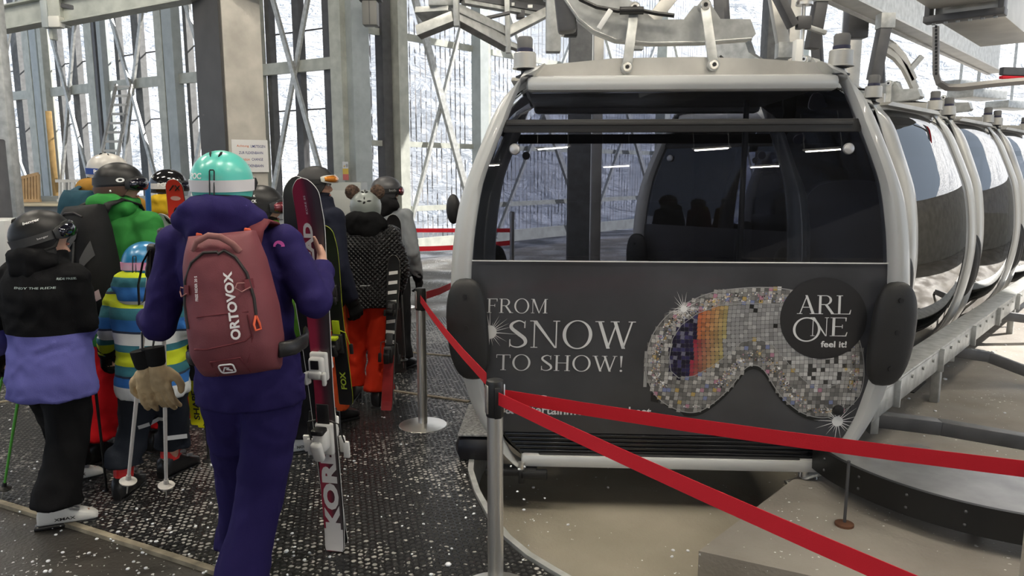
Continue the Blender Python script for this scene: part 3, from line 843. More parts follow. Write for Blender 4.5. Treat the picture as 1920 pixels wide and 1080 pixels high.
    # mast running up to the grip
    MB().box((hp(1050, 0)[0] - .08, ym + .12, ZT0 + .75), (.11, .12, .9), .02, ry=-.12).build('mast', DARK_STEEL, r)
    # lower hooks
    zb = ZB0 - .035
    mb = MB()
    pts = []
    x0, y0 = loc_px(1530, 905)[0], -LC / 2 + .02
    for i in range(15):
        a = PI * .5 + PI * i / 14
        pts.append((x0 - .02 + .0 - .05 * math.cos(a) * -1, y0 - .03 + .05 * math.sin(a), zb - .02))
    mb.tube([(x0 + .05, y0 + .06, ZB0 + .02), (x0 + .055, y0 + .03, zb), (x0 + .045, y0 - .01, zb - .03), (x0 - .02, y0 - .04, zb - .04), (x0 - .11, y0 - .035, zb - .04), (x0 - .12, y0 + .0, zb - .04), (x0 - .03, y0 + .03, zb - .035), (x0 - .02, y0 + .04, ZB0 + .01)], .011, 10)
    mb.tube([(x0 - .01, y0 + .02, zb - .03), (x0 - .01, y0 + .02, ZB0 + .01)], .02, 12)
    mb.build('guide_hook', CHROME, r, 60)
    return r
proto = make_cabin()
YAW1 = -math.radians(3.2)
c = P(CXP, 540, YF)
h1 = Vector((math.sin(-YAW1), math.cos(YAW1), 0))
def place(o, fr_corner, th):
    """put a cabin so that its front right roof bumper stands at fr_corner, heading th clockwise from straight ahead"""
    R = Matrix.Rotation(-th, 3, 'Z')
    off = R @ Vector((.835, -(LC / 2 - .02), 0))
    o.location = (fr_corner[0] - off.x, fr_corner[1] - off.y, 0)
    o.rotation_euler.z = -th
SPOTS = [((2.72, 5.78), 44), ((4.28, 7.5), 44), ((5.76, 9.07), 44)]
LAB = ['closed cabin directly behind the black advertising cabin, dark oval mirrored in its side glass', 'third cabin of the row, red reflections in the top of its side glass', 'rearmost cabin of the row at the right edge, pale side glass']
others = []
for (q, th), lab in zip(SPOTS, LAB):
    o = copy_tree(proto); place(o, q, math.radians(th)); others.append(o)
    tag(o, lab, 'cable car', 'gondola cabins parked in a row')
cab = proto
yc = YF + .10 + LC / 2 * 1.0
cab.location = (c.x - math.sin(YAW1) * (LC / 2 + .02), YF + .06 + LC / 2, 0)
cab.rotation_euler.z = YAW1
tag(cab, 'black advertising cabin with the glittering ski goggles, nearest of the row', 'cable car', 'gondola cabins parked in a row')
# step plate and hinge at the left foot of the near cabin
sp_ = MB()
a = [loc_px(*q) for q in ((872, 812), (868, 850), (872, 905), (935, 905), (935, 790), (900, 790))]
MB().box((-1.10, -LC / 2 + .30, ZB0 + .085), (.28, .62, .16), .06).build('step', mat('navy_black', (.006, .006, .01), .35), cab)
MB().box((-1.10, -LC / 2 + .30, ZB0 + .170), (.25, .58, .012), .004).build('step_tread', mat('grit_grey', (.33, .33, .33), .8, var=.6, vscale=60), cab)
mb = MB(); x0 = loc_px(990, 905)[0]
mb.tube([(x0, -LC / 2 - .03, ZB0 + .03), (x0, -LC / 2 - .03, ZB0 - .02)], .02, 12)
mb.build('hinge_pin', CHROME, cab)
mb = MB(); mb.box((x0 - .06, -LC / 2 + .0, ZB0 - .03), (.30, .1, .04), .01); mb.box((x0 + .07, -LC / 2 - .03, ZB0 - .04), (.16, .06, .05), .01); mb.box((x0, -LC / 2 - .03, ZB0 - .05), (.03, .06, .08), .005)
mb.build('hinge_bracket', BLACK, cab)
# ------------------------------------------------------------------ printed advertisement
def fsurf(x, z, off=.0): return (x, fy(z) + .03 - .002 - off * 1.6, z)
def pz(px, py, off=.0):
    x, z = loc_px(px, py); return fsurf(x, z, off)
PRINT = mat('silver_white_print', (.72, .73, .74), .5)
class Glyph:
    """roman capitals drawn as thick and thin strokes, cap height 1"""
    T, t, sh = .105, .038, .03
    def __init__(s): s.v = []; s.f = []; s.w = 0
    def q(s, *p):
        o = len(s.v); s.v += p; s.f.append(tuple(range(o, o + len(p)))); return s
    def stem(s, x, w=None, y0=0, y1=1): w = w or s.T; return s.q((x, y0), (x + w, y0), (x + w, y1), (x, y1))
    def serif(s, x, y, w=None, L=.085):
        w = w or s.T
        y0, y1 = (0, s.sh) if y == 0 else (1 - s.sh, 1)
        return s.q((x - L, y0), (x + w + L, y0), (x + w + L, y1), (x - L, y1))
    def fullstem(s, x, w=None): return s.stem(x, w).serif(x, 0, w).serif(x, 1, w)
    def diag(s, x0, x1, w): return s.q((x0, 1), (x1, 0), (x1 + w, 0), (x0 + w, 1))
    def bow(s, cx, cy, rx, ry, a0, a1, T=None, t=None, n=28):
        T = T or s.T; t = t or s.t; o = len(s.v)
        for i in range(n + 1):
            a = a0 + (a1 - a0) * i / n; c, q = math.cos(a), math.sin(a)
            s.v += [(cx + rx * c, cy + ry * q), (cx + (rx - T) * c, cy + (ry - t) * q)]
        for i in range(n): s.f.append((o + 2 * i, o + 2 * i + 2, o + 2 * i + 3, o + 2 * i + 1))
        return s
    def path(s, pts, n=10):
        """pts: (x, y, width) smoothed through the points"""
        P_ = []
        for i in range(len(pts) - 1):
            p0, p1, p2, p3 = pts[max(i - 1, 0)], pts[i], pts[i + 1], pts[min(i + 2, len(pts) - 1)]
            for k in range(n):
                t = k / n
                P_.append(tuple(.5 * (2 * b + (c - a) * t + (2 * a - 5 * b + 4 * c - d) * t * t + (3 * b - a - 3 * c + d) * t ** 3) for a, b, c, d in zip(p0, p1, p2, p3)))
        P_.append(pts[-1]); o = len(s.v)
        for i, (x, y, w_) in enumerate(P_):
            a, b = P_[max(i - 1, 0)], P_[min(i + 1, len(P_) - 1)]
            dx, dy = b[0] - a[0], b[1] - a[1]; L = math.hypot(dx, dy) or 1
            nx, ny = -dy / L * w_ / 2, dx / L * w_ / 2
            s.v += [(x + nx, y + ny), (x - nx, y - ny)]
        for i in range(len(P_) - 1): s.f.append((o + 2 * i, o + 2 * i + 2, o + 2 * i + 3, o + 2 * i + 1))
        return s
def glyph(ch):
    g = Glyph(); T, t = g.T, g.t
    if ch in 'FE':
        g.fullstem(.09).q((.09, 1 - t), (.62, 1 - t), (.62, 1), (.09, 1)).q((.59, .80), (.62, .80), (.63, 1), (.58, 1 - t)).q((.15, .5), (.48, .5), (.48, .5 + t), (.15, .5 + t)).q((.46, .42), (.49, .42), (.49, .62), (.46, .62))
        g.w = .68
        if ch == 'E': g.q((.09, 0), (.64, 0), (.64, t), (.09, t)).q((.60, t), (.64, 0), (.68, .22), (.65, .22)); g.w = .72
    elif ch == 'L': g.fullstem(.09).q((.09, 0), (.62, 0), (.62, t), (.09, t)).q((.57, t), (.62, 0), (.66, .24), (.63, .24)); g.w = .68
    elif ch == 'R': g.fullstem(.09).bow(.38, .745, .27, .255, -PI / 2, PI / 2).q((.15, 1 - t), (.40, 1 - t), (.40, 1), (.15, 1)).q((.15, .49), (.40, .49), (.40, .49 + t), (.15, .49 + t)).q((.34, .5), (.47, .5), (.78, .0), (.65, 0)).q((.62, 0), (.86, 0), (.86, g.sh), (.62, g.sh)); g.w = .84
    elif ch == 'O': g.bow(.47, .5, .45, .53, 0, 2 * PI, n=48); g.w = .94
    elif ch == 'M': g.stem(.12, t).serif(.12, 0, t).q((.03, 1 - g.sh), (.2, 1 - g.sh), (.2, 1), (.03, 1)).q((.1, 1), (.23, 1), (.56, .0), (.5, 0)).q((.5, 0), (.54, 0), (.90, 1), (.86, 1)).stem(.84, T).serif(.84, 0).q((.84, 1 - g.sh), (1.03, 1 - g.sh), (1.03, 1), (.84, 1)); g.w = 1.06
    elif ch == 'S': g.path([(.50, .76, .02), (.49, .9, .03), (.32, .985, .05), (.12, .88, .085), (.10, .72, .11), (.30, .52, .125), (.50, .33, .12), (.52, .14, .09), (.32, .015, .05), (.10, .07, .035), (.055, .25, .02)]).q((.485, .72), (.52, .72), (.52, 1), (.485, .94)).q((.04, .0), (.075, .06), (.075, .3), (.04, .3)); g.w = .60
    elif ch == 'N': g.stem(.12, t).serif(.12, 0, t).q((.0, 1 - g.sh), (.2, 1 - g.sh), (.2, 1), (.0, 1)).q((.08, 1), (.21, 1), (.82, 0), (.76, 0)).stem(.79, t).serif(.79, 1, t); g.w = .92
    elif ch == 'W': g.diag(.08, .36, T).q((.36, 0), (.42, 0), (.66, .92), (.62, .92)).diag(.54, .82, T).q((.82, 0), (.88, 0), (1.14, 1), (1.09, 1)).q((0, 1 - g.sh), (.27, 1 - g.sh), (.27, 1), (0, 1)).q((.46, 1 - g.sh), (.73, 1 - g.sh), (.73, 1), (.46, 1)).q((1.0, 1 - g.sh), (1.22, 1 - g.sh), (1.22, 1), (1.0, 1)); g.w = 1.22
    elif ch == 'T': g.stem(.30).serif(.30, 0).q((.0, 1 - t), (.70, 1 - t), (.70, 1), (.0, 1)).q((0, 1), (.03, 1 - t), (.03, .78), (0, .78)).q((.67, 1 - t), (.70, 1), (.70, .78), (.67, .78)); g.w = .72
    elif ch == 'H': g.fullstem(.09).fullstem(.62).q((.15, .49), (.65, .49), (.65, .49 + t), (.15, .49 + t)); g.w = .84
    elif ch == 'A': g.q((.12, 0), (.17, 0), (.46, 1), (.42, 1)).q((.36, 1), (.46, 1), (.80, 0), (.67, 0)).q((.24, .34), (.62, .34), (.62, .34 + t), (.24, .34 + t)).q((.02, 0), (.26, 0), (.26, g.sh), (.02, g.sh)).q((.58, 0), (.90, 0), (.90, g.sh), (.58, g.sh)); g.w = .88
    elif ch == '!': g.q((.08, 1), (.2, 1), (.155, .27), (.125, .27)).bow(.14, .055, .065, .065, 0, 2 * PI, .064, .064); g.w = .26
    else: g.w = .36
    return g
def roman(txt, x0, y0, x1, y1, m, parent, off=.001, track=.06):
    """capitals filling the pixel box (x0, y0)-(x1, y1) of the near cabin's front"""
    gs = [glyph(c) for c in txt]
    tot = sum(g.w + track for g in gs) - track
    mb = MB(); x = 0
    for g in gs:
        mb.add([pz(x0 + (x1 - x0) * (x + vx) / tot, y1 + (y0 - y1) * vy, off) for vx, vy in g.v], g.f)
        x += g.w + track
    return mb.build('lettering', m, parent, 0, fix=False)
fp_ = [o for o in cab.children if o.name.startswith('lower_panel')][0]
AD = fp_
roman('FROM', 914, 563, 1030, 590, PRINT, AD)
roman('SNOW', 956, 604, 1196, 656, PRINT, AD)
roman('TO SHOW!', 935, 670, 1176, 700, PRINT, AD)
def px_text(txt, x0, y0, x1, y1, m, parent, bold=.02, off=.001):
    vs, fs, W, H = text_geo(txt, bold)
    mb = MB().add([pz((x0 + x1) / 2 + u / W * (x1 - x0), (y0 + y1) / 2 - v / H * (y1 - y0), off) for u, v in vs], fs)
    return mb.build('lettering', m, parent, 0, fix=False)
px_text('& Entertainment at its best', 955, 768, 1232, 786, PRINT, AD)
px_text('ngs-Gr,', 975, 748, 1050, 764, PRINT, AD)
def pix_poly(pts, m, name, off=.001):
    """fan of points round the first one, laid on the panel"""
    return MB().add([pz(x, y, off) for x, y in pts], [tuple(range(len(pts)))]).build(name, m, AD, 0, fix=False)
def star(cx, cy, R, r, k, m, off=.0016, long=None, seed=1):
    q = random.Random(seed); mb = MB()
    for i in range(k):
        a = 2 * PI * i / k + q.uniform(-.08, .08); L = R * q.uniform(.35, 1.0)
        if long and i % (k // 4) == 0: L = R * long
        w_ = .022 * R
        mb.add([pz(cx + L * math.cos(a), cy + L * math.sin(a), off), pz(cx - w_ * math.sin(a), cy + w_ * math.cos(a), off), pz(cx + w_ * math.sin(a), cy - w_ * math.cos(a), off)], [(0, 1, 2)])
    mb.add([pz(cx + r * math.cos(2 * PI * i / 20), cy + r * math.sin(2 * PI * i / 20), off + .0003) for i in range(20)], [tuple(range(20))])
    return mb.build('sparkle', m, AD, 0, fix=False)
# goggles picture made of little mirror tiles
C5 = lambda x, y: (1180 + x * .4444, 480 + y * .4444)
OUT = [(85, 430), (92, 380), (108, 330), (135, 285), (170, 245), (215, 212), (265, 185), (320, 160), (390, 142), (460, 132), (540, 127), (620, 130), (700, 142), (800, 170), (880, 215), (940, 290), (972, 370), (988, 440), (992, 510), (980, 580), (945, 630), (900, 664), (850, 682), (800, 680), (745, 662), (700, 632), (655, 590), (620, 545), (592, 500), (565, 470), (535, 460), (505, 472), (480, 505), (450, 550), (415, 590), (370, 632), (320, 664), (270, 670), (215, 655), (165, 628), (125, 590), (98, 540), (84, 490)]
LENS = [(180, 430), (190, 350), (225, 290), (290, 240), (380, 205), (470, 195), (560, 195), (700, 205), (830, 240), (900, 300), (935, 380), (940, 470), (900, 530), (830, 555), (770, 540), (710, 490), (650, 420), (600, 365), (540, 345), (480, 362), (420, 420), (360, 470), (290, 510), (225, 520), (190, 490)]
def inside(p, poly):
    x, y = p; r = False; n = len(poly)
    for i in range(n):
        x0, y0 = poly[i]; x1, y1 = poly[i - 1]
        if (y0 > y) != (y1 > y) and x < (x1 - x0) * (y - y0) / (y1 - y0) + x0: r = not r
    return r
def vcol_mat(name, rough=.35):
    m = mat(name, (1, 1, 1), rough)
    nt = m.node_tree
    a = _n(nt, 'ShaderNodeVertexColor'); a.layer_name = 'print'
    nt.links.new(a.outputs[0], nt.nodes['Principled BSDF'].inputs['Base Color'])
    return m
class ColMB(MB):
    def __init__(s): super().__init__(); s.c = []
    def quad(s, pts, col):
        s.add(pts, [tuple(range(len(pts)))]); s.c.append(col)
    def done(s, name, m, parent):
        o = s.build(name, m, parent, 0, fix=False)
        ca = o.data.color_attributes.new('print', 'BYTE_COLOR', 'CORNER')
        for p, col in zip(o.data.polygons, s.c):
            for li in p.loop_indices: ca.data[li].color = (*col, 1)
        return o
TILEMAT = vcol_mat('mirror_tile_print', .3)
cm = ColMB(); q = random.Random(11)
def C5z(x, y, off): return pz(*C5(x, y), off)
dense = []
for i in range(len(OUT)):
    a, b, c_, d_ = OUT[i - 1], OUT[i], OUT[(i + 1) % len(OUT)], OUT[(i + 2) % len(OUT)]
    for k in range(4):
        t = k / 4
        dense.append(tuple(.5 * (2 * b[j] + (c_[j] - a[j]) * t + (2 * a[j] - 5 * b[j] + 4 * c_[j] - d_[j]) * t * t + (3 * b[j] - a[j] - 3 * c_[j] + d_[j]) * t ** 3) for j in (0, 1)))
# dark foam rim below the frame, then the base
foam = [(x, y + (16 if y > 440 and 250 < x < 820 else 4)) for x, y in dense]
fm = MB(); nd = len(dense)
for i in range(nd):
    a, b, c_, d_ = dense[i], dense[(i + 1) % nd], foam[(i + 1) % nd], foam[i]
    fm.add([C5z(*a, .0008), C5z(*b, .0008), C5z(*c_, .0008), C5z(*d_, .0008)], [(0, 1, 2, 3)])
fm.build('goggle_foam', INK_BLACK, AD, 0, fix=False)
step = 17.5
bs = MB()
step = 17.5
for iy in range(120 // 1):
    for ix in range(70):
        x = 80 + ix * step; y = 120 + iy * step
        if x > 1000 or y > 700: continue
        th = .12 * math.sin(x / 180) + .06
        cx_, cy_ = x + 6 * math.sin(y / 60), y + 14 * math.sin(x / 210 + .5)
        if not inside((cx_, cy_), OUT): continue
        lens = inside((cx_, cy_), LENS)
        bs.add([C5z(cx_ + dx * step * .56, cy_ + dy * step * .56, .0006) for dx, dy in ((-1, -1), (1, -1), (1, 1), (-1, 1))], [(0, 1, 2, 3)])
        if lens:
            if cx_ < 305 - (cy_ - 200) * .12:
                col = q.choice([(.012, .010, .035), (.02, .016, .06), (.03, .025, .09), (.008, .008, .02), (.05, .045, .13), (.16, .16, .22), (.012, .010, .03)])
            elif cx_ < 425 - (cy_ - 200) * .10:
                t = (cx_ - 305 + (cy_ - 200) * .12) / 120; k = q.uniform(.7, 1.15); v = (cy_ - 200) / 250
                w0, w1 = (.50, .13, .06), (.42, .36, .16)
                if v > .6: w0 = (.32, .02, .06)
                col = tuple((a * (1 - t) + b * t) * k for a, b in zip(w0, w1))
            elif cx_ > 640 and cy_ > 420: col = (lambda k: (k, k, k))(q.choice([.48, .6, .4, .55, .05, .3]))
            else: col = (lambda k: (k, k, k * 1.02))(q.choice([.30, .26, .34, .22, .30, .28, .40, .02 if q.random() < .5 else .3]))
        else:
            k = q.choice([.22, .3, .16, .38, .12, .5, .25]); col = (k, k * .98, k * .95)
            if q.random() < .10: col = q.choice([(.45, .22, .3), (.45, .33, .12), (.2, .24, .42), (.6, .6, .6)])
        hs = step * .46
        pts = []
        for dx, dy in ((-hs, -hs), (hs, -hs), (hs, hs), (-hs, hs)):
            rx_ = dx * math.cos(th) - dy * math.sin(th); ry_ = dx * math.sin(th) + dy * math.cos(th)
            pts.append(C5z(cx_ + rx_, cy_ + ry_, .0012))
        cm.quad(pts, col)
bs.build('goggle_base', mat('print_grey', (.085, .085, .088), .4), AD, 0, fix=False)
# glitter along the frame
for i in range(1500):
    k = q.randrange(len(dense)); a = dense[k]; b = dense[(k + 1) % len(dense)]
    dx, dy = b[0] - a[0], b[1] - a[1]; L = math.hypot(dx, dy) or 1
    inn = q.uniform(22, 60)
    x, y = a[0] + dx * q.random() - dy / L * inn, a[1] + dy * q.random() + dx / L * inn
    if not inside((x, y), OUT) or inside((x, y), LENS): continue
    if 560 < y < 640 and not (430 < x < 760): continue
    r = q.uniform(1.2, 4.2)
    col = q.choice([(.6, .6, .6), (.8, .8, .78), (.4, .22, .28), (.45, .30, .12), (.2, .24, .4), (.3, .3, .3), (.6, .5, .4), (.02, .02, .02)])
    cm.quad([C5z(x + r * math.cos(t), y + r * math.sin(t), .0015) for t in (0, PI / 3, 2 * PI / 3, PI, 4 * PI / 3, 5 * PI / 3)], col)
cm.done('goggles_print', TILEMAT, AD)
rimc = mat('print_silver', (.33, .33, .33), .35)
mb = MB()
for sc, w_ in ((1.0, 4.0), (None, 3.0)):
    src = dense if sc else [p for p in LENS]
    for a, b in zip(src, src[1:] + src[:1]):
        dx, dy = b[0] - a[0], b[1] - a[1]; L = math.hypot(dx, dy) or 1
        nx, ny = -dy / L * w_, dx / L * w_
        mb.add([C5z(a[0], a[1], .0014), C5z(b[0], b[1], .0014), C5z(b[0] + nx, b[1] + ny, .0014), C5z(a[0] + nx, a[1] + ny, .0014)], [(0, 1, 2, 3)])
mb.build('goggle_rim', rimc, AD, 0, fix=False)
for box in (((78, 405), (92, 405), (92, 560), (78, 560)), ((112, 585), (145, 600), (145, 628), (112, 622)), ((905, 600), (955, 600), (945, 640), (905, 650))):
    pix_poly([C5(*p) for p in box], rimc if box[0][0] < 100 else INK_BLACK, 'strap_clip', .0007)
STARM = mat('print_glow_white', (.85, .85, .85), .5)
star(921, 627, 46, 13, 28, STARM, long=1.2, seed=2)
star(1284, 579, 34, 6, 22, STARM, long=1.1, seed=3)
star(1578, 789, 46, 10, 20, STARM, long=1.0, seed=5)
GOLD = mat('print_gold', (.62, .48, .2), .5)
for x, y, r in ((357, 190, 16), (632, 178, 12), (557, 408, 14), (640, 470, 10), (480, 440, 12), (915, 470, 12), (160, 540, 10), (700, 590, 9)):
    star(*C5(x, y), r, 2.4, 8, GOLD if x % 2 else STARM, seed=x)
# logo disc
cx, cy = 1540.5, 594; R = 79
dm = MB()
for k in range(8):
    for i in range(48):
        pts = []
        for kk, ii in ((k, i), (k, i + 1), (k + 1, i + 1), (k + 1, i)):
            a = 2 * PI * ii / 48; pts.append(pz(cx + R * kk / 8 * math.cos(a), cy + R * kk / 8 * .965 * math.sin(a), .0022))
        dm.add(pts, [(0, 1, 2, 3)])
dm.build('logo_disc', mat('print_charcoal', (.022, .022, .025), .35, coat=.4), AD, 0, fix=False)
roman('ARL', 1491, 551, 1591, 586, PRINT, AD, .0026, .0)
roman('N', 1517, 592, 1551, 627, PRINT, AD, .0026); roman('E', 1553, 592, 1587, 627, PRINT, AD, .0026)
mb = MB(); g = Glyph().bow(.5, .5, .5, .5, 0, 2 * PI, .09, .05, 48)
mb.add([pz(1486 + 50 * x, 638 - 46 * y, .0026) for x, y in g.v], g.f); mb.build('lettering', PRINT, AD, 0, fix=False)
px_text('feel it!', 1538, 636, 1585, 648, PRINT, AD, .025, .0026)
# thin pale line where the panel meets the glass
mb = MB(); z = ZPAN
mb.bar((-hw(z) + .09, fy(z) + .022, z), (hw(z) - .09, fy(z) + .022, z), .006, .006); mb.build('glass_seal', WHITE, cab)

# dark pad standing off the rear left corner, seen past the front frame
q = P(850, 392, 5.75); ql = Matrix.Rotation(-YAW1, 3, 'Z') @ (q - cab.location)
hp_ = MB().ball(tuple(ql), (.055, .05, .115), 18, 12).build('rear_pad', RUBBER, cab, 180)
MB().bar(tuple(ql), (-hw(ql.z) + .05, LC / 2 + .02, ql.z), .03, .03).build('pad_bracket', BLACK, hp_)
# ------------------------------------------------------------------ guide rail beside the cabins and turn plate
RDIR = Vector((math.sin(math.radians(41.8)), math.cos(math.radians(41.8)), 0))
RNRM = Vector((RDIR.y, -RDIR.x, 0))          # to the right of the rail
R0 = P(1672, 742, 4.43); R0.z = 0
g = empty('guide_rail', (R0.x, R0.y, -.05)); g.rotation_euler.z = math.atan2(RDIR.y, RDIR.x)
tag(g, 'long galvanised guide rail running beside the feet of the cabins', 'rail')
L = 13.0
# local x runs along the rail, local y to its left (towards the cabins)
MB().box((L / 2 - .4, 0, .41), (L, .03, .15), .004).build('web', GALV, g)
MB().box((L / 2 - .4, .06, .485), (L, .16, .02), .004).build('top_flange', GALV, g)
MB().box((L / 2 - .4, .05, .335), (L, .12, .02), .004).build('bottom_flange', GALV, g)
MB().box((L / 2 + .6, .11, .30), (L, .05, .03), .004).build('wear_strip', ALU, g)
for i in range(12):
    x = i * 1.1
    MB().box((x, -.025, .41), (.02, .05, .17), .003).build('stiffener', GALV, g)
    if i % 3 == 1: MB().box((x + .35, .06, .16), (.06, .06, .32), .003).build('bracket', GALV, g)
for i in range(60):
    if i > 40: break
    MB().tube([(i * .27 + .1, -.016, .44), (i * .27 + .1, -.028, .44)], .012, 6).build('rivet', GALV, g)
def outrigger(pts, label, w=.09):
    a = Vector(pts[0]); s = empty('rail_outrigger', a); tag(s, label, 'bracket')
    mb = MB(); P_ = [Vector(p) - a for p in pts]
    for p, q in zip(P_, P_[1:]): mb.bar(p, q, .09, w, bev=.008)
    mb.build('beam', DARK_STEEL, s)
    mb = MB(); mb.box(tuple(P_[0]), (.05, .12, .16), .005); mb.build('end_plate', GALV, s)
    e = P_[-1]; MB().box((e.x, e.y, (-.05 - a.z + e.z) / 2 ), (.1, .1, abs(e.z - (-.05 - a.z))), .01).build('post', DARK_STEEL, s)
    return s
DST = mat('arm_grey_steel', (.17, .175, .18), .5, .4)
outrigger([P(1632, 784, 4.30), P(1760, 800, 4.25), P(1945, 832, 4.15), P(2150, 850, 4.1)], 'dark steel arm under the guide rail, nearest of the three, crossing to the right edge', .085)
outrigger([P(1778, 657, 6.0), P(1850, 668, 6.0), P(1950, 706, 5.9), P(2150, 760, 5.8)], 'dark steel arm bent downward, the middle one along the guide rail', .085)
outrigger([P(1868, 590, 7.6), P(1930, 598, 7.6), P(2100, 630, 7.6)], 'dark steel arm near the far end of the guide rail', .09)
# turn plate: flat ring with a black steel edge band, carried by a rod
TC = Vector((2.78, 4.12)); TR = 1.06
def arcp(a, r): return (TC.x + r * math.cos(a), TC.y + r * math.sin(a))
tp = empty('turning_plate', (TC.x, TC.y, .0)); tag(tp, 'curved grey guide plate with a black steel rim at the lower right', 'guide plate')
A0, A1_, N = PI * 1.02, PI * 1.72, 48
rs = []
for i in range(N + 1):
    a = A0 + (A1_ - A0) * i / N
    c_, s_ = math.cos(a), math.sin(a)
    rs.append([(TR * c_, TR * s_, .145), (TR * c_, TR * s_, .16), ((TR - .62) * c_, (TR - .62) * s_, .16), ((TR - .62) * c_, (TR - .62) * s_, .145)])
MB().rings(rs).build('plate', mat('plate_grey', (.30, .30, .30), .3, .5, var=.3, vscale=5), tp)
rs = []
for i in range(N + 1):
    a = A0 + (A1_ - A0) * i / N
    c_, s_ = math.cos(a), math.sin(a)
    rs.append([((TR + .012) * c_, (TR + .012) * s_, .03), ((TR + .012) * c_, (TR + .012) * s_, .175), ((TR - .012) * c_, (TR - .012) * s_, .175), ((TR - .012) * c_, (TR - .012) * s_, .03)])
rim = MB().rings(rs).build('rim_band', mat('black_band', (.016, .016, .016), .38, .3), tp)
for i in range(9):
    a = A0 + .12 + .24 * i
    for z in (.07, .135):
        MB().ball(((TR + .012) * math.cos(a), (TR + .012) * math.sin(a), z), .008, 8, 6).build('rivet', DARK_STEEL, rim)
rp = G(1583, 985, -.05); q = Vector((rp.x - TC.x, rp.y - TC.y, 0))
for a in (PI * 1.3, PI * 1.6):
    MB().tube([((TR - .3) * math.cos(a), (TR - .3) * math.sin(a), -.05), ((TR - .3) * math.cos(a), (TR - .3) * math.sin(a), .15)], .03, 10).build('leg', DARK_STEEL, tp)
rod = empty('support_rod', rp); tag(rod, 'thin steel rod standing on a rusty foot plate on the concrete slab', 'rod')
MB().tube([(0, 0, 0), (0, 0, .34)], .008, 8).build('shaft', DARK_STEEL, rod)
MB().lathe([(.045, 0), (.045, .012), (.015, .018)], 16).build('foot_plate', mat('rust', (.12, .05, .025), .9, var=.4), rod)
# drain opening
dr = G(1683, 720, -.05)
tag(MB().box((0, 0, 0), (.34, .42, .008), rz=-.7).build('drain_cover', BLACK, None, 0, (dr.x, dr.y, -.044)), 'black rectangular drain cover in the concrete beside the guide rail', 'drain')
# ------------------------------------------------------------------ barrier posts and belts
def stanchion(x, y, top, label, cap_rz=0.0):
    s = empty('barrier_post', (x, y, .0)); tag(s, label, 'barrier post', 'stainless barrier posts')
    MB().lathe([(.165, .0), (.168, .006), (.16, .016), (.10, .026), (.04, .032)], 36).build('base', CHROME, s, 40)
    MB().lathe([(.0315, .03), (.0315, top - .06), (.0315, top - .012)], 28).build('tube', CHROME, s)
    MB().lathe([(.034, top - .145), (.0352, top - .143), (.0352, top - .012), (.033, top - .002), (.03, top), (.01, top + .001)], 28).build('head', mat('post_head_black', (.02, .02, .02), .4) if 'post_head_black' not in bpy.data.materials else bpy.data.materials['post_head_black'], s)
    for a in range(4):
        t = a * PI / 2 + cap_rz
        if a % 2 == 0:
            MB().box((.031 * math.cos(t), .031 * math.sin(t), top - .075), (.014, .028, .115), .004, rz=t).build('side_plate', CHROME, s)
        else:
            MB().box((.033 * math.cos(t), .033 * math.sin(t), top - .085), (.014, .03, .125), .005, rz=t).build('belt_slot', BLACK, s)
    return s
n0 = P(928, 712, 2.80); NT = n0.z
f0 = G(793, 797, .012); FT = P(783, 540, f0.y).z
stanchion(n0.x, n0.y, NT, 'shiny steel barrier post nearest the camera, in front of the cabin', .35)
stanchion(f0.x, f0.y, FT, 'shiny steel barrier post on a round foot, on the matting behind the nearer post', .5)
def belt(pts, label, wd=.05, tw=0.0):
    """flat webbing hung on edge through the points (middle line)"""
    P_ = [Vector(p) for p in pts]; m0 = P_[0]; rs = []
    F = []
    for i in range(len(P_) - 1):
        for k in range(12): F.append(P_[i].lerp(P_[i + 1], k / 12))
    F.append(P_[-1])
    for i, p in enumerate(F):
        d = (F[min(i + 1, len(F) - 1)] - F[max(i - 1, 0)]); nn = Vector((-d.y, d.x, 0)).normalized()
        up = d.cross(nn).normalized(); up = up if up.z > 0 else -up
        wob = tw * math.sin(i * .5)
        h = up * wd / 2 + nn * wob * 3; t = nn * .0009
        rs.append([p - m0 + h + t, p - m0 + h - t, p - m0 - h - t, p - m0 - h + t])
    o = MB().rings(rs).build('barrier_belt', RED_WEB, None, 60, m0)
    return tag(o, label, 'barrier belt', 'red barrier belts')
def sag(a, b, s, n=4):
    return [Vector(a).lerp(Vector(b), i / n) - Vector((0, 0, s * 4 * (i / n) * (1 - i / n))) for i in range(n + 1)]
a = Vector((n0.x + .036, n0.y + .02, NT - .07))
belt(sag(P(945, 742, 2.83), P(1935, 881, 2.06), .012, 5), 'red barrier belt from the near post across the cabin to the right edge')
belt(sag(P(935, 748, 2.76), P(1800, 1135, 1.42), .008, 5), 'red barrier belt from the near post sloping down to the lower right corner')
belt(sag(P(788, 560, f0.y - .03), P(912, 711, 2.83), .02, 4), 'red barrier belt between the two steel barrier posts')
belt(sag(P(792, 556, f0.y + .02), P(872, 520, 6.6), .02, 3), 'short red barrier belt running from the far post behind the cabin')
e0 = P(1958, 883, 2.04)
stanchion(e0.x, e0.y, e0.z + .07, 'shiny steel barrier post at the right edge where the long red belt ends', .3)
p1 = empty('barrier_post', (P(752, 440, 9.3).x, 9.3, 0)); tag(p1, 'steel barrier post hidden behind the person in the grey jacket', 'barrier post', 'stainless barrier posts')
MB().lathe([(.16, .0), (.16, .01), (.04, .03), (.03, .04), (.03, 1.1), (.034, 1.1), (.034, 1.2), (.02, 1.21)], 20).build('tube', CHROME, p1)
p2 = empty('barrier_post', (P(960, 440, 9.4).x, 9.4, 0)); tag(p2, 'steel barrier post seen through the glass of the near cabin', 'barrier post', 'stainless barrier posts')
MB().lathe([(.16, .0), (.16, .01), (.04, .03), (.03, .04), (.03, 1.1), (.034, 1.1), (.034, 1.2), (.02, 1.21)], 20).build('tube', CHROME, p2)
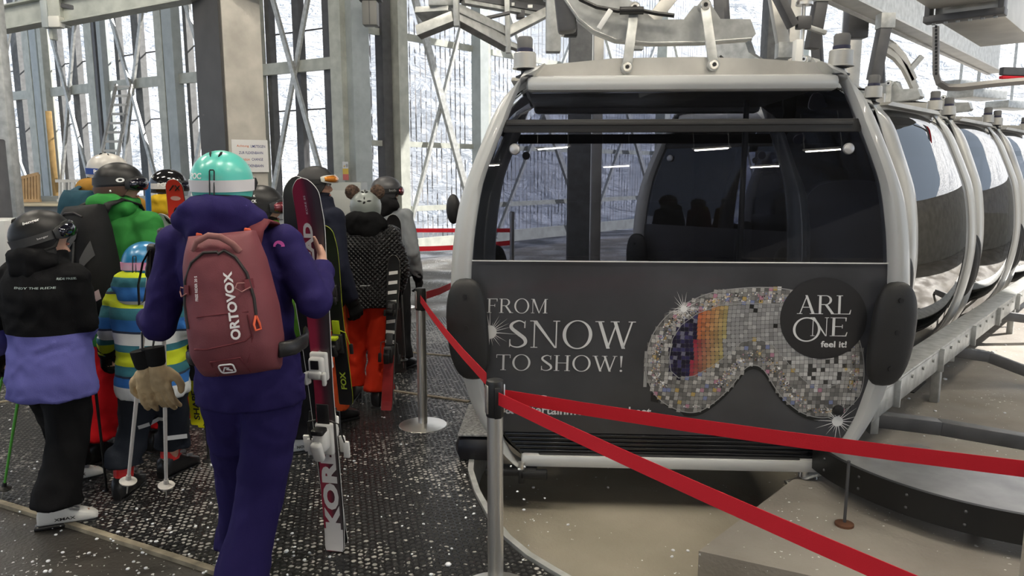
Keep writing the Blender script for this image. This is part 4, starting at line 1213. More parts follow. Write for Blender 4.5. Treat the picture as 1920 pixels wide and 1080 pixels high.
belt([P(754, 432, 9.3), P(958, 432, 9.4)], 'upper of the two red barrier belts beyond the queue', .05)
belt(sag(P(754, 467, 9.3), P(958, 455, 9.4), .02), 'lower of the two red barrier belts beyond the queue', .06)
# ------------------------------------------------------------------ steelwork overhead
def beam(name, a, b, w, h, m, label, cat='beam', parts=None, up=(0, 0, 1)):
    a, b = Vector(a), Vector(b); o = (a + b) / 2
    e = empty(name, o); tag(e, label, cat)
    return e, a - o, b - o
def hbeam(name, a, b, w, h, m, label, fl=.02):
    """rolled section: web and two flanges"""
    e, a, b = beam(name, a, b, w, h, m, label)
    d = (b - a).normalized(); s = d.cross(Vector((0, 0, 1))).normalized(); u = s.cross(d)
    MB().bar(a, b, .03, h, up=u).build('web', m, e)
    MB().bar(a + u * h / 2, b + u * h / 2, w, fl, up=u).build('flange', m, e)
    MB().bar(a - u * h / 2, b - u * h / 2, w, fl, up=u).build('flange', m, e)
    return e
YB = 10.5
hbeam('steel_beam', P(-90, 56, YB + .4), P(98, 19, YB), .22, .30, GREEN_STEEL, 'green-grey steel beam crossing the upper left corner')
hbeam('steel_beam', P(112, 24, YB), P(560, -62, YB - 1.2), .22, .30, GREEN_STEEL, 'green-grey steel beam continuing right from the corner bracket at the upper left')
e = empty('beam_bracket', P(106, 10, YB)); tag(e, 'squat steel bracket joining the two upper left beams', 'bracket')
MB().box((0, 0, .1), (.22, .25, .75), .01).build('plate', GREEN_STEEL, e); MB().box((.28, 0, -.05), (.36, .2, .06), .01, ry=.2).build('lug', DARK_STEEL, e)
MB().box((-.08, 0, -.3), (.05, .12, .3), .01).build('tab', GREEN_STEEL, e)
for (px, py, lab) in ((106, 42, 'small white floodlight under the upper left bracket'), (262, 12, 'small white floodlight below the upper left beam')):
    f = empty('floodlight', P(px, py, YB - .1)); tag(f, lab, 'lamp')
    MB().box((0, 0, 0), (.16, .14, .15), .02).build('housing', mat('flood_white', (.62, .62, .58), .4) if 'flood_white' not in bpy.data.materials else bpy.data.materials['flood_white'], f)
    MB().box((-.13, 0, .1), (.09, .1, .35), .01).build('mount', BLUE_STEEL, f)
f = empty('floodlight', P(695, 26, 12.6)); tag(f, 'grey box floodlight hanging beside the rust-brown post', 'lamp')
MB().box((0, 0, 0), (.24, .22, .38), .02).build('housing', mat('flood_grey', (.22, .22, .21), .5), f); MB().box((0, 0, .24), (.36, .25, .08), .01).build('hood', DARK_STEEL, f); MB().box((0, 0, .6), (.05, .05, .7)).build('hanger', DARK_STEEL, f)
MB().box((0, -.115, -.0), (.015, .01, .36)).build('seam', DARK_STEEL, f)
# drive frame over the platform
Yg = 7.6
fr = empty('overhead_frame', P(930, 30, Yg)); tag(fr, 'galvanised overhead frame of channels and hangers above the cabin entrance', 'steel frame'); o = fr.location
def fb_(a, b, w, h, m, nm, ya=Yg, yb=Yg, lift=0):
    MB().bar(P(*a, ya) - o, P(*b, yb) - o, w, h, up=(0, .3, 1), bev=.004).build(nm, m, fr)
fb_((784, 61), (852, 34), .1, .11, GALV, 'channel', Yg, Yg - .1)
fb_((852, 30), (952, 86), .1, .11, GALV, 'channel', Yg - .1, Yg + .4)
fb_((854, 18), (948, 62), .1, .09, GALV, 'channel', Yg - .1, Yg + .4)
fb_((950, 62), (1024, 24), .1, .09, GALV, 'channel', Yg + .4, Yg + .6)
fb_((950, 82), (985, 96), .06, .06, GALV, 'channel', Yg + .4, Yg + .6)
fb_((854, -40), (857, 50), .05, .09, GALV, 'hanger', Yg - .15, Yg - .15)
fb_((950, -40), (953, 100), .05, .09, GALV, 'hanger', Yg + .35, Yg + .35)
fb_((856, -6), (1030, 22), .1, .07, DARK_STEEL, 'rail', Yg, Yg + .9)
fb_((868, 4), (1030, 32), .06, .04, GALV, 'rail', Yg, Yg + .9)
fb_((890, -14), (1060, 6), .12, .08, DARK_STEEL, 'rail', Yg + .3, Yg + 1.2)
fb_((940, 2), (1030, 8), .12, .1, BLACK, 'cable_tray', Yg + .5, Yg + 1.)
fb_((786, 28), (848, 24), .22, .06, GALV, 'foot', Yg + .1, Yg)
fb_((912, 34), (956, 24), .03, .03, DARK_STEEL, 'tie', Yg + .2, Yg + .2)
MB().box(tuple(P(828, 2, Yg) - o), (.24, .2, .12), .01).build('junction_box', GALV, fr)
MB().box(tuple(P(976, 28, Yg + .6) - o), (.09, .12, .08), .01).build('junction_box', DARK_STEEL, fr)
MB().box(tuple(P(962, 8, Yg + .4) - o), (.03, .02, .03)).build('switch', WHITE, fr); MB().box(tuple(P(994, 12, Yg + .5) - o), (.05, .02, .03)).build('switch', WHITE, fr)
hx = P(1038, -20, 6.3); hz = P(1038, 99, 6.3)
m_ = empty('hanging_column', (hx.x, 6.3, hz.z)); tag(m_, 'square galvanised column hanging from above, left of the hanger arm', 'column')
MB().box((0, 0, .55), (.12, .12, 1.1), .01).build('lower_tube', GALV, m_); MB().box((0, 0, .52), (.16, .16, .22), .01).build('collar', GALV, m_); MB().box((0, 0, 1.4), (.15, .15, 1.2), .01).build('upper_tube', GALV, m_)
for z in (.44, .6):
    MB().tube([(-.13, -.02, z), (.13, -.02, z)], .014, 8).build('bolt', CHROME, m_)
sn = empty('sensor_unit', P(1070, 45, 5.4)); tag(sn, 'black sensor box with looped cable hanging left of the curved hanger arm', 'sensor')
MB().box((0, 0, 0), (.09, .09, .17), .008).build('body', BLACK, sn); MB().box((-.055, 0, .02), (.02, .08, .2), .004).build('bracket', WHITE, sn)
MB().tube([(.0, -.05, .07), (.04, -.06, .0), (.02, -.05, -.06), (-.02, -.05, -.02), (.0, -.05, .05)], .006, 6).build('cable', DARK_STEEL, sn); MB().box((0, 0, .45), (.03, .03, .75)).build('stem', GALV, sn)
# big station girder above the cabins' right side
def girder(name, pa, ya, pb, yb, w, h, m, label, lower=True):
    """box girder whose lower left edge runs through the two pixel points"""
    a, b = P(*pa, ya), P(*pb, yb)
    d = (b - a); d.z = 0; d.normalize(); s = Vector((d.y, -d.x, 0))
    off = s * (w / 2) + Vector((0, 0, h / 2))
    e, a, b = beam(name, a + off, b + off, w, h, m, label, 'girder')
    return e, a, b, s
GZ = 3.22
ya = (GZ - CAMZ) / (ray(1640, 36).z / ray(1640, 36).y); yb = (GZ - CAMZ) / (ray(1858, 137).z / ray(1858, 137).y)
pa, pb = P(1640, 36, ya), P(1858, 137, yb)
e, a, b, s = girder('station_girder', (1640, 36), ya, (1858, 137), yb, .16, .5, GALV, 'long galvanised station girder over the right side of the cabins')
d = (b - a).normalized(); a2 = a - d * 3.2
MB().bar(a2, b, .03, .48).build('web', GALV, e)
MB().bar(a2 - Vector((0, 0, .25)), b - Vector((0, 0, .25)), .2, .02).build('bottom_flange', ALU, e); MB().bar(a2 + Vector((0, 0, .25)), b + Vector((0, 0, .25)), .2, .02).build('top_flange', GALV, e)
MB().bar(a2 - s * .11 - Vector((0, 0, .25)), b - s * .11 - Vector((0, 0, .25)), .05, .05).build('running_rail', ALU, e)
for t in (.05, .28, .5, .72):
    p = a.lerp(b, t); MB().bar(p - s * .05 - Vector((0, 0, .24)), p - s * .05 + Vector((0, 0, .24)), .05, .02, up=s).build('stiffener', DARK_STEEL, e)
p = a.lerp(b, .02) - s * .14 - Vector((0, 0, .21))
MB().box(tuple(p), (.16, .09, .09), .01, rz=math.atan2(d.y, d.x)).build('roller_box', DARK_STEEL, e)
GE = e
# crossing duct with bolted splice
e2 = empty('box_duct', P(1806, 36, 4.6)); o = e2.location
tag(e2, 'square galvanised duct with a bolted collar crossing the upper right corner', 'duct')
rz2 = math.atan2(RDIR.y, RDIR.x)
e2.rotation_euler.z = rz2
MB().box((.75, 0, .21), (1.36, .34, .36), .006).build('front_section', ALU, e2); MB().box((-1.35, 0, .25), (2.6, .34, .36), .006).build('near_section', ALU, e2)
MB().box((.02, 0, .02), (.1, .42, .04), .004).build('collar', DARK_STEEL, e2); MB().box((.02, -.19, .2), (.1, .03, .34), .004).build('collar', DARK_STEEL, e2); MB().box((.02, .19, .2), (.1, .03, .34), .004).build('collar', DARK_STEEL, e2)
for k in range(6): MB().tube([(.02, -.16 + k * .064, .002), (.02, -.16 + k * .064, -.012)], .011, 8).build('bolt', GALV, e2)
for sx in (-1, 1): MB().tube([(-.6, sx * .1, .4), (-.6, sx * .1, 4.0)], .02, 8).build('hanger_rod', GALV, e2); MB().tube([(1.0, sx * .1, .38), (1.0, sx * .1, 4.0)], .02, 8).build('hanger_rod', GALV, e2)
# bent conduit
cp = [(1755, 50), (1755, 90), (1755, 138), (1760, 155), (1775, 164), (1800, 164), (1870, 156), (1960, 149)]
yc_ = 4.5
c0_ = P(1755, 90, yc_); cd_ = empty('conduit', c0_); tag(cd_, 'perforated cable channel bent in an L below the upper right duct', 'conduit')
MB().tube([P(x, y, yc_) - c0_ for x, y in cp], .026, 4, flat=.8).build('channel', mat('conduit_grey', (.30, .29, .28), .5, .3), cd_, 30)
q = [P(x, y, yc_ - .028) - c0_ for x, y in ((1755, 50), (1755, 138))]
mb = MB()
for k in range(14): mb.box(tuple(q[0].lerp(q[1], k / 13)), (.012, .004, .016))
mb.build('slot', BLACK, cd_, 0)
# brush strip at girder end, box lights further back
bz = empty('brush_strip', P(1900, 136, 8.0)); tag(bz, 'dark brush strip on a red rail at the end of the station girder', 'brush')
MB().box((.3, 0, 0), (1.0, .06, .08), .01, rz=.2).build('bristles', DARK_STEEL, bz); MB().box((.3, 0, -.06), (1.0, .05, .03), .005, rz=.2).build('rail', RED_WEB, bz); MB().box((.3, 0, .2), (.1, .05, .4), .005).build('bracket', DARK_STEEL, bz)
for (px, py, Y, w, lab) in ((1832, 178, 14.5, 1.1, 'pale box light hanging at the far right, the nearer one'), (1895, 198, 17.0, 1.1, 'pale box light hanging at the far right, the farther one'), (1800, 160, 16.5, .8, 'flat pale box light left of the other two at the far right')):
    f = empty('box_light', P(px, py, Y)); tag(f, lab, 'lamp')
    MB().box((0, 0, 0), (w, .5, .16), .01, rz=.5).build('housing', GALV, f); MB().box((0, 0, 1.9), (.04, .04, 3.7)).build('hanger', GALV, f)
# uprights and curved rails behind the cabins
def upright(px, Y, w, z0, z1, m, label, lean=0.0, name='steel_upright'):
    p = P(px, 322, Y); e = empty(name, (p.x, p.y, z0)); tag(e, label, 'column')
    MB().bar((0, 0, 0), (lean, 0, z1 - z0), w, w, bev=.01).build('shaft', m, e); MB().box((0, 0, .02), (w * 1.5, w * 1.5, .04), .005).build('base_plate', GALV, e)
    return e
upright(1085, 10.5, .30, 0, 6.5, TIMBER_GREY, 'dark grey column behind the curved hanger arm')
upright(1440, 13.0, .36, 0, 6.5, TIMBER_GREY, 'dark grey column behind the right end of the hanger arm')
upright(1470, 13.4, .22, 0, 6.5, ALU, 'pale column just right of the dark grey column behind the hanger arm')
upright(1580, 14.5, .28, 0, 6.5, ALU, 'pale column between the near cabin roof and the second hanger')
upright(1118, 9.2, .12, 0, 6.5, ALU, 'pale column right of the dark grey column above the near cabin roof')
def strut(a, b, Y, w, h, m, label, Yb=None, cat='strut'):
    a, b = P(*a, Y), P(*b, Yb or Y); o = a
    e = empty('strut', o); tag(e, label, cat)
    MB().bar((0, 0, 0), b - o, w, h, up=(0, 1, 0), bev=.006).build('bar', m, e)
    MB().box((0, 0, 0), (w * 1.3, h * 1.2, w * 1.3), .006).build('shoe', GALV, e)
    return e
strut((1452, -20), (1487, 50), 5.6, .05, .12, DARK_STEEL, 'black flat strut slanting down above the near cabin roof')
strut((1540, -10), (1522, 92), 5.9, .09, .1, DARK_STEEL, 'dark strut rising behind the right roof bumper of the near cabin')
strut((1660, 40), (1638, 150), 7.0, .1, .1, DARK_STEEL, 'dark hanger strut above the roof of the second cabin')
strut((1190, 78), (1262, -10), 8.5, .14, .1, ALU, 'pale diagonal strut behind the hanger arm')
strut((1470, 95), (1452, -10), 8.0, .12, .1, ALU, 'pale slanting strut right of the black flat strut')
e = empty('actuator', P(1508, 10, 5.6)); tag(e, 'steel actuator cylinder with a clevis above the near cabin roof', 'actuator'); 
MB().lathe([(.06, .0), (.06, .02), (.05, .03), (.05, .3), (.06, .31)], 18).build('cylinder', CHROME, e); MB().lathe([(.015, -.35), (.015, 0)], 10).build('rod', CHROME, e); MB().box((0, 0, -.12), (.1, .06, .09), .008).build('clevis', DARK_STEEL, e); MB().box((.1, 0, -.17), (.14, .04, .03), .005, ry=.3).build('lever', GALV, e); MB().box((-.03, 0, -.32), (.05, .08, .16), .005).build('bracket', WHITE, e)
cr = empty('curved_rail', P(1700, 105, 8.3)); tag(cr, 'pale curved running rail dropping between the second and third cabins', 'rail'); o = cr.location
for k, nm in ((0, 'rail'), (1, 'rail')):
    MB().tube([P(x + k * 4, y + k * 18, 8.3) - o for x, y in ((1655, 75), (1675, 88), (1692, 108), (1704, 132), (1712, 150))], .05, 6, flat=.5).build(nm, ALU, cr, 30)
MB().bar(P(1705, 132, 8.3) - o, P(1728, 106, 8.3) - o, .05, .05).build('arm', GALV, cr)
bx_ = empty('control_box', P(1605, 44, 8.5)); tag(bx_, 'dark control box hanging under the station girder', 'box'); MB().box((0, 0, 0), (.22, .16, .32), .01).build('body', DARK_STEEL, bx_); MB().box((0, 0, .3), (.05, .05, .35)).build('hanger', GALV, bx_)
# ------------------------------------------------------------------ people
def cloth(name, col, var=.12, rough=.8, bump=.12, bs=320, spec=.12):
    return mat(name, col, rough, var=var, vscale=5, bump=bump, bscale=bs, spec=spec)
SKIN = mat('skin', (.58, .33, .24), .5, var=.08, vscale=20)
HAIRD = mat('dark_hair', (.035, .02, .013), .5, var=.3, vscale=40, stretch=(6, 6, .6))
HAIRB = mat('blond_hair', (.42, .26, .11), .5, var=.35, vscale=40, stretch=(6, 6, .6))
HBLACK = mat('helmet_black', (.010, .010, .011), .42, spec=.3)
HGLOSS = mat('helmet_gloss_black', (.008, .008, .009), .12, coat=.8)
EARPAD = mat('ear_pad', (.015, .015, .016), .85)
LENSD = mat('dark_lens', (.01, .01, .02), .06, .4, coat=1)
LENSA = mat('amber_lens', (.75, .25, .02), .1, .5, coat=1)
LENSB = mat('blue_mirror_lens', (.10, .16, .45), .08, .8, coat=1)
LENSR = mat('red_lens', (.16, .02, .03), .1, .4, coat=1)
BOOTB = mat('boot_black', (.012, .012, .013), .3)
BOOTW = mat('boot_white', (.74, .74, .72), .35)
BOOTR = mat('boot_red', (.62, .02, .02), .3)
BUCKLE = mat('buckle_grey', (.35, .35, .36), .35, .7)
GLOVEB = cloth('glove_black', (.012, .012, .013))
EYEW = mat('eye_white', (.7, .68, .66), .3); EYED = mat('eye_dark', (.03, .02, .015), .2); LIP = mat('lips', (.45, .18, .15), .5)
def hand(mb, M, curl=.75, fat=1.0, thumb=None, s=1.0, spread=1.0):
    """palm and five fingers; x thumb side, y towards the finger tips, -z where they curl"""
    def T(p): return M @ (Vector(p) * s)
    def tb(pts, rs, n=8): mb.tube([T(p) for p in pts], [r * s for r in rs], n)
    rs = []
    for y, rx, rz in ((-.03, .026, .020), (0, .027, .020), (.03, .036, .019), (.06, .041, .017), (.09, .040, .013), (.1, .034, .008)):
        rs.append([T((rx * math.cos(2 * PI * k / 14) * (1 + .12 * (fat - 1)) * (.5 + .5 * spread), y, rz * fat * math.sin(2 * PI * k / 14))) for k in range(14)])
    mb.rings(rs)
    for i in range(4):
        L = (1.0, 1.1, 1.03, .82)[i]; x = (.031 - .0205 * i) * spread
        p = Vector((x, .088 - (0, -.004, .0, .01)[i], .001)); a = 0; pts = [p - Vector((0, .02, 0)), p]
        for l, c in ((.043, .85), (.027, 1.15), (.022, .8)):
            a += curl * c
            p = p + Vector((-(x) * .05, math.cos(a), -math.sin(a))) * (l * L); pts.append(p)
        r = .0090 * fat
        tb(pts, [r, r * 1.02, r * .98, r * .9, r * .72])
        mb.ball(T(pts[-1]), r * .72 * s, 8, 6); mb.ball(T(pts[2]), r * 1.04 * s, 8, 6)
    tp_ = thumb or [(.022, .015, -.004), (.045, .042, -.012), (.052, .072, -.026), (.046, .096, -.038)]
    r = .0105 * fat
    tb(tp_, [r * 1.25, r * 1.1, r, r * .78]); mb.ball(T(tp_[-1]), r * .78 * s, 8, 6)
def hand_matrix(p, Y, back, thumb_hint):
    Y = Vector(Y).normalized(); Z = Vector(back); Z = (Z - Y * Z.dot(Y)).normalized(); X = Y.cross(Z)
    if X.dot(Vector(thumb_hint)) < 0: X = -X
    return Matrix(((X.x, Y.x, Z.x, p[0]), (X.y, Y.y, Z.y, p[1]), (X.z, Y.z, Z.z, p[2]), (0, 0, 0, 1)))
def ski_boot(root, foot, yaw, shell, cuffm, sole=None, s=1.0, text=None, buckles=True):
    M = Matrix.Translation(foot) @ Matrix.Rotation(yaw, 4, 'Z') @ Matrix.Scale(s, 4)
    rs = []
    for y, w_, h in ((-.125, .026, .09), (-.11, .040, .14), (-.05, .046, .17), (.0, .047, .16), (.06, .050, .115), (.12, .050, .088), (.165, .042, .07), (.185, .026, .055)):
        ring = []
        for k in range(16):
            a = 2 * PI * k / 16; c_, q = math.cos(a), math.sin(a)
            x = w_ * math.copysign(abs(c_) ** .6, c_); z = .022 + (h - .022) / 2 * (1 + math.copysign(abs(q) ** .6, q))
            ring.append((x, y, z))
        rs.append(ring)
    b = MB().rings(rs, M=M).build('ski_boot', shell, root, 50)
    rs = []
    for z, w_, l, yo in ((.12, .047, .075, -.03), (.18, .052, .074, -.022), (.24, .050, .066, -.016), (.27, .050, .066, -.012), (.28, .046, .060, -.010)):
        rs.append([(w_ * math.cos(2 * PI * k / 20), yo + l * math.sin(2 * PI * k / 20), z) for k in range(20)])
    MB().rings(rs, M=M).build('cuff', cuffm, b, 60)
    MB().box((0, .02, .012), (.075, .325, .024), .008, M=M).build('sole', sole or BOOTB, b)
    if buckles:
        for (y, z, r) in ((.075, .112, .45), (.02, .155, .5), (-.0, .205, .2)):
            for sx in (1, -1):
                MB().box((sx * .045 * (1 if z < .2 else 1.22), y, z), (.016, .05, .02), .004, M=M, rx=-.3).build('buckle', BUCKLE, b)
    if text:
        for sx in (1, -1):
            lettering(text, lambda u, v, sx=sx: M @ Vector((sx * (.0515), .02 + u * sx, .06 + v)), .018, INK_BLACK, b, .11, bold=.02)
    return b
def surf(az, t, off=0.0, k=(.118, .138, .118, .145)):
    a, b, c, c2 = k
    f = 1.0 if t < PI / 2 else math.cos((t - PI / 2) * .75)
    r = (math.sin(t) if t < PI / 2 else 1.0) * f
    return Vector(((a + off) * r * math.sin(az), (b + off) * r * math.cos(az), (c + off) * math.cos(t) if t < PI / 2 else (c2 + off) * math.cos(t)))
def tmax(az):
    f = math.cos(az); q = max(0, min(1, (.80 - f) / .55)); q = q * q * (3 - 2 * q)
    back = max(0, -f)
    return math.radians(80 + 42 * q - 8 * back)
def helmet(root, MH, shell, strap=None, lens=None, s=1.0, gframe=None, texts=(), vents=(), clip=True, ears=True, pads=EARPAD, goggle_t=(80, 110), rimm=None, strap_t=(86, 103), flap=None):
    M = MH @ Matrix.Scale(s * .94, 4)
    n = 40; rs = []
    for j in range(15):
        rs.append([M @ surf(2 * PI * i / n, max(.02, tmax(2 * PI * i / n) * j / 14)) for i in range(n)])
    for j in range(13, 0, -2):
        rs.append([M @ surf(2 * PI * i / n, max(.02, tmax(2 * PI * i / n) * j / 14), -.014) for i in range(n)])
    h = MB().rings(rs).build('helmet', shell, root, 50)
    mb = MB(); mb.tube([M @ surf(2 * PI * i / n, tmax(2 * PI * i / n) - .02, -.004) for i in range(n)], .0075 * s, 6, loop=True)
    mb.build('helmet_rim', rimm or EARPAD, h, 60)
    for sx in (1, -1):
        if ears: MB().ball((sx * .088, -.005, -.075), (.022, .045, .055), 14, 10, M).build('ear_pad', pads, h, 180)
    for az, t, l, w_, tilt in vents:
        p = surf(math.radians(az), math.radians(t), .0); p2 = surf(math.radians(az + tilt), math.radians(t + l), .0); pm = surf(math.radians(az + tilt / 2), math.radians(t + l / 2), .001)
        MB().tube([M @ p, M @ pm, M @ p2], [w_ * .4 * s, w_ * s, w_ * .35 * s], 8, flat=.35).build('vent', EARPAD, h, 180)
    if flap is not None:
        rs = []
        for i in range(41):
            az = math.radians(48 + 264 * i / 40); ta, tb_ = math.radians(99), tmax(az) - .01
            rs.append([M @ surf(az, ta, .0), M @ surf(az, ta, .006), M @ surf(az, (ta + tb_) / 2, .007), M @ surf(az, tb_, .006), M @ surf(az, tb_, .0)])
        MB().rings(rs).build('ear_flap', flap, h, 50)
        MB().ball(surf(math.radians(100), math.radians(108), .007), .006, 10, 8, M).build('press_stud', WHITE, h, 180)
    if strap is not None:
        t0, t1 = (math.radians(x) for x in strap_t)
        rs = []
        for i in range(33):
            az = math.radians(62 + (298 - 62) * i / 32)
            rs.append([M @ surf(az, t0, .001), M @ surf(az, t0, .005), M @ surf(az, t1, .005), M @ surf(az, t1, .001)])
        st = MB().rings(rs).build('goggle_strap', strap, h, 40)
        if clip:
            MB().tube([M @ surf(PI - .09, math.radians(72), .008), M @ surf(PI - .07, math.radians(70), .012), M @ surf(PI + .03, math.radians(70), .012), M @ surf(PI + .05, math.radians(72), .01), M @ surf(PI + .09, math.radians(110), .009), M @ surf(PI - .04, math.radians(112), .009), M @ surf(PI - .09, math.radians(72), .008)], .0028 * s, 6).build('strap_clip', BLACK, h)
    if lens is not None:
        t0, t1 = (math.radians(x) for x in goggle_t)
        def band(a0, a1, t0, t1, o0, o1):
            rs = []
            for i in range(25):
                u = i / 24; az = math.radians(a0 + (a1 - a0) * u); e = 1 - abs(2 * u - 1) ** 5
                ta = (t0 + t1) / 2 - (t1 - t0) / 2 * (.55 + .45 * e); tb_ = (t0 + t1) / 2 + (t1 - t0) / 2 * (.55 + .45 * e)
                rs.append([M @ surf(az, min(ta, PI / 2 + .35), o0), M @ surf(az, ta, o1), M @ surf(az, (ta + tb_) / 2, o1 + .006), M @ surf(az, tb_, o1), M @ surf(az, tb_, o0)])
            return MB().rings(rs)
        g_ = band(-68, 68, t0, t1, -.012, .012).build('goggle_frame', gframe or BLACK, h, 60)
        band(-58, 58, t0 + .05, t1 - .05, .006, .018).build('goggle_lens', lens, g_, 180)
    for txt, az, t, hgt, wd, m, bold in texts:
        lettering(txt, lambda u, v: M @ surf(math.radians(az) - u / .13, math.radians(t) - v / .125, .0065 if strap is not None and strap_t[0] - 4 < t < strap_t[1] + 4 else .005), hgt, m, h, wd, bold=bold)
    return h
def person(label, px, Y, H, yaw=0.0, head=(0, 0), jacket=None, trousers=None, helm=None, arms=None, feet=None, boots=None, hem=.47, group=None, shear=(0, 0), gloves=None, hood=None, collar=None, bulk=1.0, hs=1.0, vox=.013, bare=(), zc=0.0, cuffz=.115, knees=None, hair=None, hair_len=.2):
    x0 = P(px, 322, Y).x
    loc = Vector((x0, Y, zc)); Ri = Matrix.Rotation(-yaw, 3, 'Z')
    W = lambda p: Ri @ (Vector(p) - loc)
    zh = .52 * H
    def sh(p):
        p = Vector(p); k = max(0, p.z - zh)
        return Vector((p.x + shear[0] * k, p.y + shear[1] * k, p.z))
    J = {}
    for s_, n_ in ((1, 'R'), (-1, 'L')):
        J['sh' + n_] = sh((s_ * .112 * H, 0, .80 * H))
        J['el' + n_] = sh((s_ * .155 * H, -.02, .625 * H)); J['wr' + n_] = sh((s_ * .145 * H, .09, .49 * H))
        J['hp' + n_] = Vector((s_ * .052 * H, 0, .51 * H)); J['ft' + n_] = Vector((s_ * .07 * H, 0, 0.012)); J['yw' + n_] = -s_ * .12
        J['kn' + n_] = None
    for k, v in (arms or {}).items(): J[k] = W(v)
    for k, v in (feet or {}).items():
        J['ft' + k] = W(v[:3]); J['yw' + k] = (v[3] if len(v) > 3 else 0) - yaw
    for n_ in 'RL':
        a, b = J['hp' + n_], J['ft' + n_]
        m = a.lerp(Vector((b.x, b.y, .07 * H)), .52) + Vector((0, .03, 0)); J['kn' + n_] = m
    for k, v in (knees or {}).items(): J['kn' + k] = W(v)
    MH = Matrix.Translation(sh((0, .012, .925 * H))) @ Matrix.Rotation(head[0], 4, 'Z') @ Matrix.Rotation(-head[1], 4, 'X')
    # --- body, one skin
    mb = MB()
    def ell(z, rx, ry, yo=0.0, n=18, g=0.0):
        c_ = sh((0, yo * H, z * H))
        return [(c_.x + (rx * H + g) * math.cos(2 * PI * k / n), c_.y + (ry * H + g) * math.sin(2 * PI * k / n), c_.z) for k in range(n)]
    TOR = [(.47, .080, .060, 0), (.52, .092, .066, -.004), (.60, .082, .060, 0), (.68, .090, .064, 0), (.75, .098, .066, -.004), (.80, .094, .056, -.002), (.832, .06, .045, 0), (.855, .036, .038, .004), (.90, .034, .036, .008)]
    mb.rings([ell(*t) for t in TOR])
    for n_ in 'RL':
        mb.tube([J['hp' + n_], J['kn' + n_], J['ft' + n_] + Vector((0, -.02, .07 * H))], [.055 * H, .034 * H, .019 * H], 12)
        f = J['ft' + n_]; R_ = Matrix.Rotation(J['yw' + n_], 4, 'Z')
        mb.tube([f + R_ @ Vector((0, -.05, .05)), f + R_ @ Vector((0, .0, .06)), f + R_ @ Vector((0, .12, .045))], [.026, .032, .024], 10)
        mb.tube([sh((0, 0, .79 * H)).lerp(J['sh' + n_], .5), J['sh' + n_], J['el' + n_], J['wr' + n_]], [.03 * H, .031 * H, .025 * H, .018 * H], 12)
    mb.ball((0, 0, .005), (.074, .090, .105), 18, 14, MH); mb.ball((0, .022, -.055), (.054, .062, .055), 14, 10, MH)
    mb.ball((0, .075, -.095), (.02, .016, .014), 8, 6, MH)
    mb.tube([MH @ Vector(p) for p in ((0, .082, .018), (0, .094, -.008), (0, .104, -.032), (0, .09, -.042))], [.007, .009, .013, .008], 8)
    for s_ in (1, -1):
        mb.ball((s_ * .076, -.004, -.012), (.010, .02, .03), 8, 8, MH); mb.ball((s_ * .034, .074, .02), (.02, .012, .008), 8, 6, MH); mb.ball((s_ * .036, .066, -.028), (.018, .014, .018), 8, 6, MH)
    for n_ in 'RL':
        if n_ in bare:
            hm = bare[n_]
            hand(mb, hm[0], hm[1], 1.0, hm[2])
            mb.tube([J['wr' + n_], hm[0] @ Vector((0, .01, 0))], [.024, .024], 10)
        else:
            d = (J['wr' + n_] - J['el' + n_]).normalized(); s_ = 1 if n_ == 'R' else -1
            hand(mb, hand_matrix(J['wr' + n_], d, (s_, 0, 0) if abs(d.x) < .9 else (0, 0, 1), (0, 1, .2)), .5, .8, s=.9)
    me = fused(mb, min(vox, .0065) if bare else vox, 3)
    root = link('person', me, SKIN, None, 180, loc)
    root.rotation_euler.z = yaw
    tag(root, label, 'person', group)
    face = MB()
    for s_ in (1, -1):
        MB().ball((s_ * .033, .083, .006), .0125, 10, 8, MH).build('eye', EYEW, root, 180); MB().ball((s_ * .033, .0925, .006), .0055, 8, 6, MH).build('iris', EYED, root, 180)
        MB().tube([MH @ Vector(p) for p in ((s_ * .016, .094, .03), (s_ * .034, .092, .036), (s_ * .052, .080, .03))], .004, 6).build('eyebrow', HAIRD, root, 180)
    MB().ball((0, .088, -.064), (.022, .008, .0065), 10, 6, MH).build('mouth', LIP, root, 180)
    # --- trousers
    B = bulk
    mb = MB()
    mb.rings([ell(.46, .086 * B, .068 * B), ell(.53, .094 * B, .072 * B), ell(.58, .084 * B, .064 * B)])
    for n_ in 'RL':
        f = J['ft' + n_] + Vector((0, -.012, 0)); k = J['kn' + n_]
        mb.tube([J['hp' + n_] + Vector((0, 0, .02 * H)), J['hp' + n_].lerp(k, .5), k, k.lerp(f + Vector((0, 0, .16)), .55), f + Vector((0, 0, cuffz + .06)), f + Vector((0, -.005, cuffz))], [.068 * H * B, .062 * H * B, .054 * H * B, .052 * H * B, .060 * H * B, .066 * H * B], 16)
    link('trousers', fused(mb, vox, 3, .011 * B, 7, px, .8), trousers, root, 180)
    # --- jacket
    mb = MB(); g = .022 * B
    JT = [(hem, .106 * B, .087 * B, -.004, g), (hem + .05, .107 * B, .087 * B, -.006, g), (.60, .096 * B, .074 * B, 0, g), (.68, .100 * B, .075 * B, 0, g), (.75, .106 * B, .074 * B, -.006, g), (.80, .100 * B, .062 * B, -.004, g), (.835, .066 * B, .052 * B, 0, g), (.865, .045 * B, .045 * B, .004, g), (.885, .044 * B, .044 * B, .006, g)]
    mb.rings([ell(z, a, b, c_, 22, gg) for z, a, b, c_, gg in JT])
    for n_ in 'RL':
        s1, e1, w1 = J['sh' + n_], J['el' + n_], J['wr' + n_]
        c_ = sh((0, 0, .80 * H)).lerp(s1, .55)
        mb.tube([c_, s1, s1.lerp(e1, .5), e1, e1.lerp(w1, .5), w1.lerp(e1, .06)], [.040 * H * B, .043 * H * B, .041 * H * B, .038 * H * B, .035 * H * B, .029 * H * B], 16)
        mb.ball(s1, .045 * H * B); mb.ball(e1, .039 * H * B)
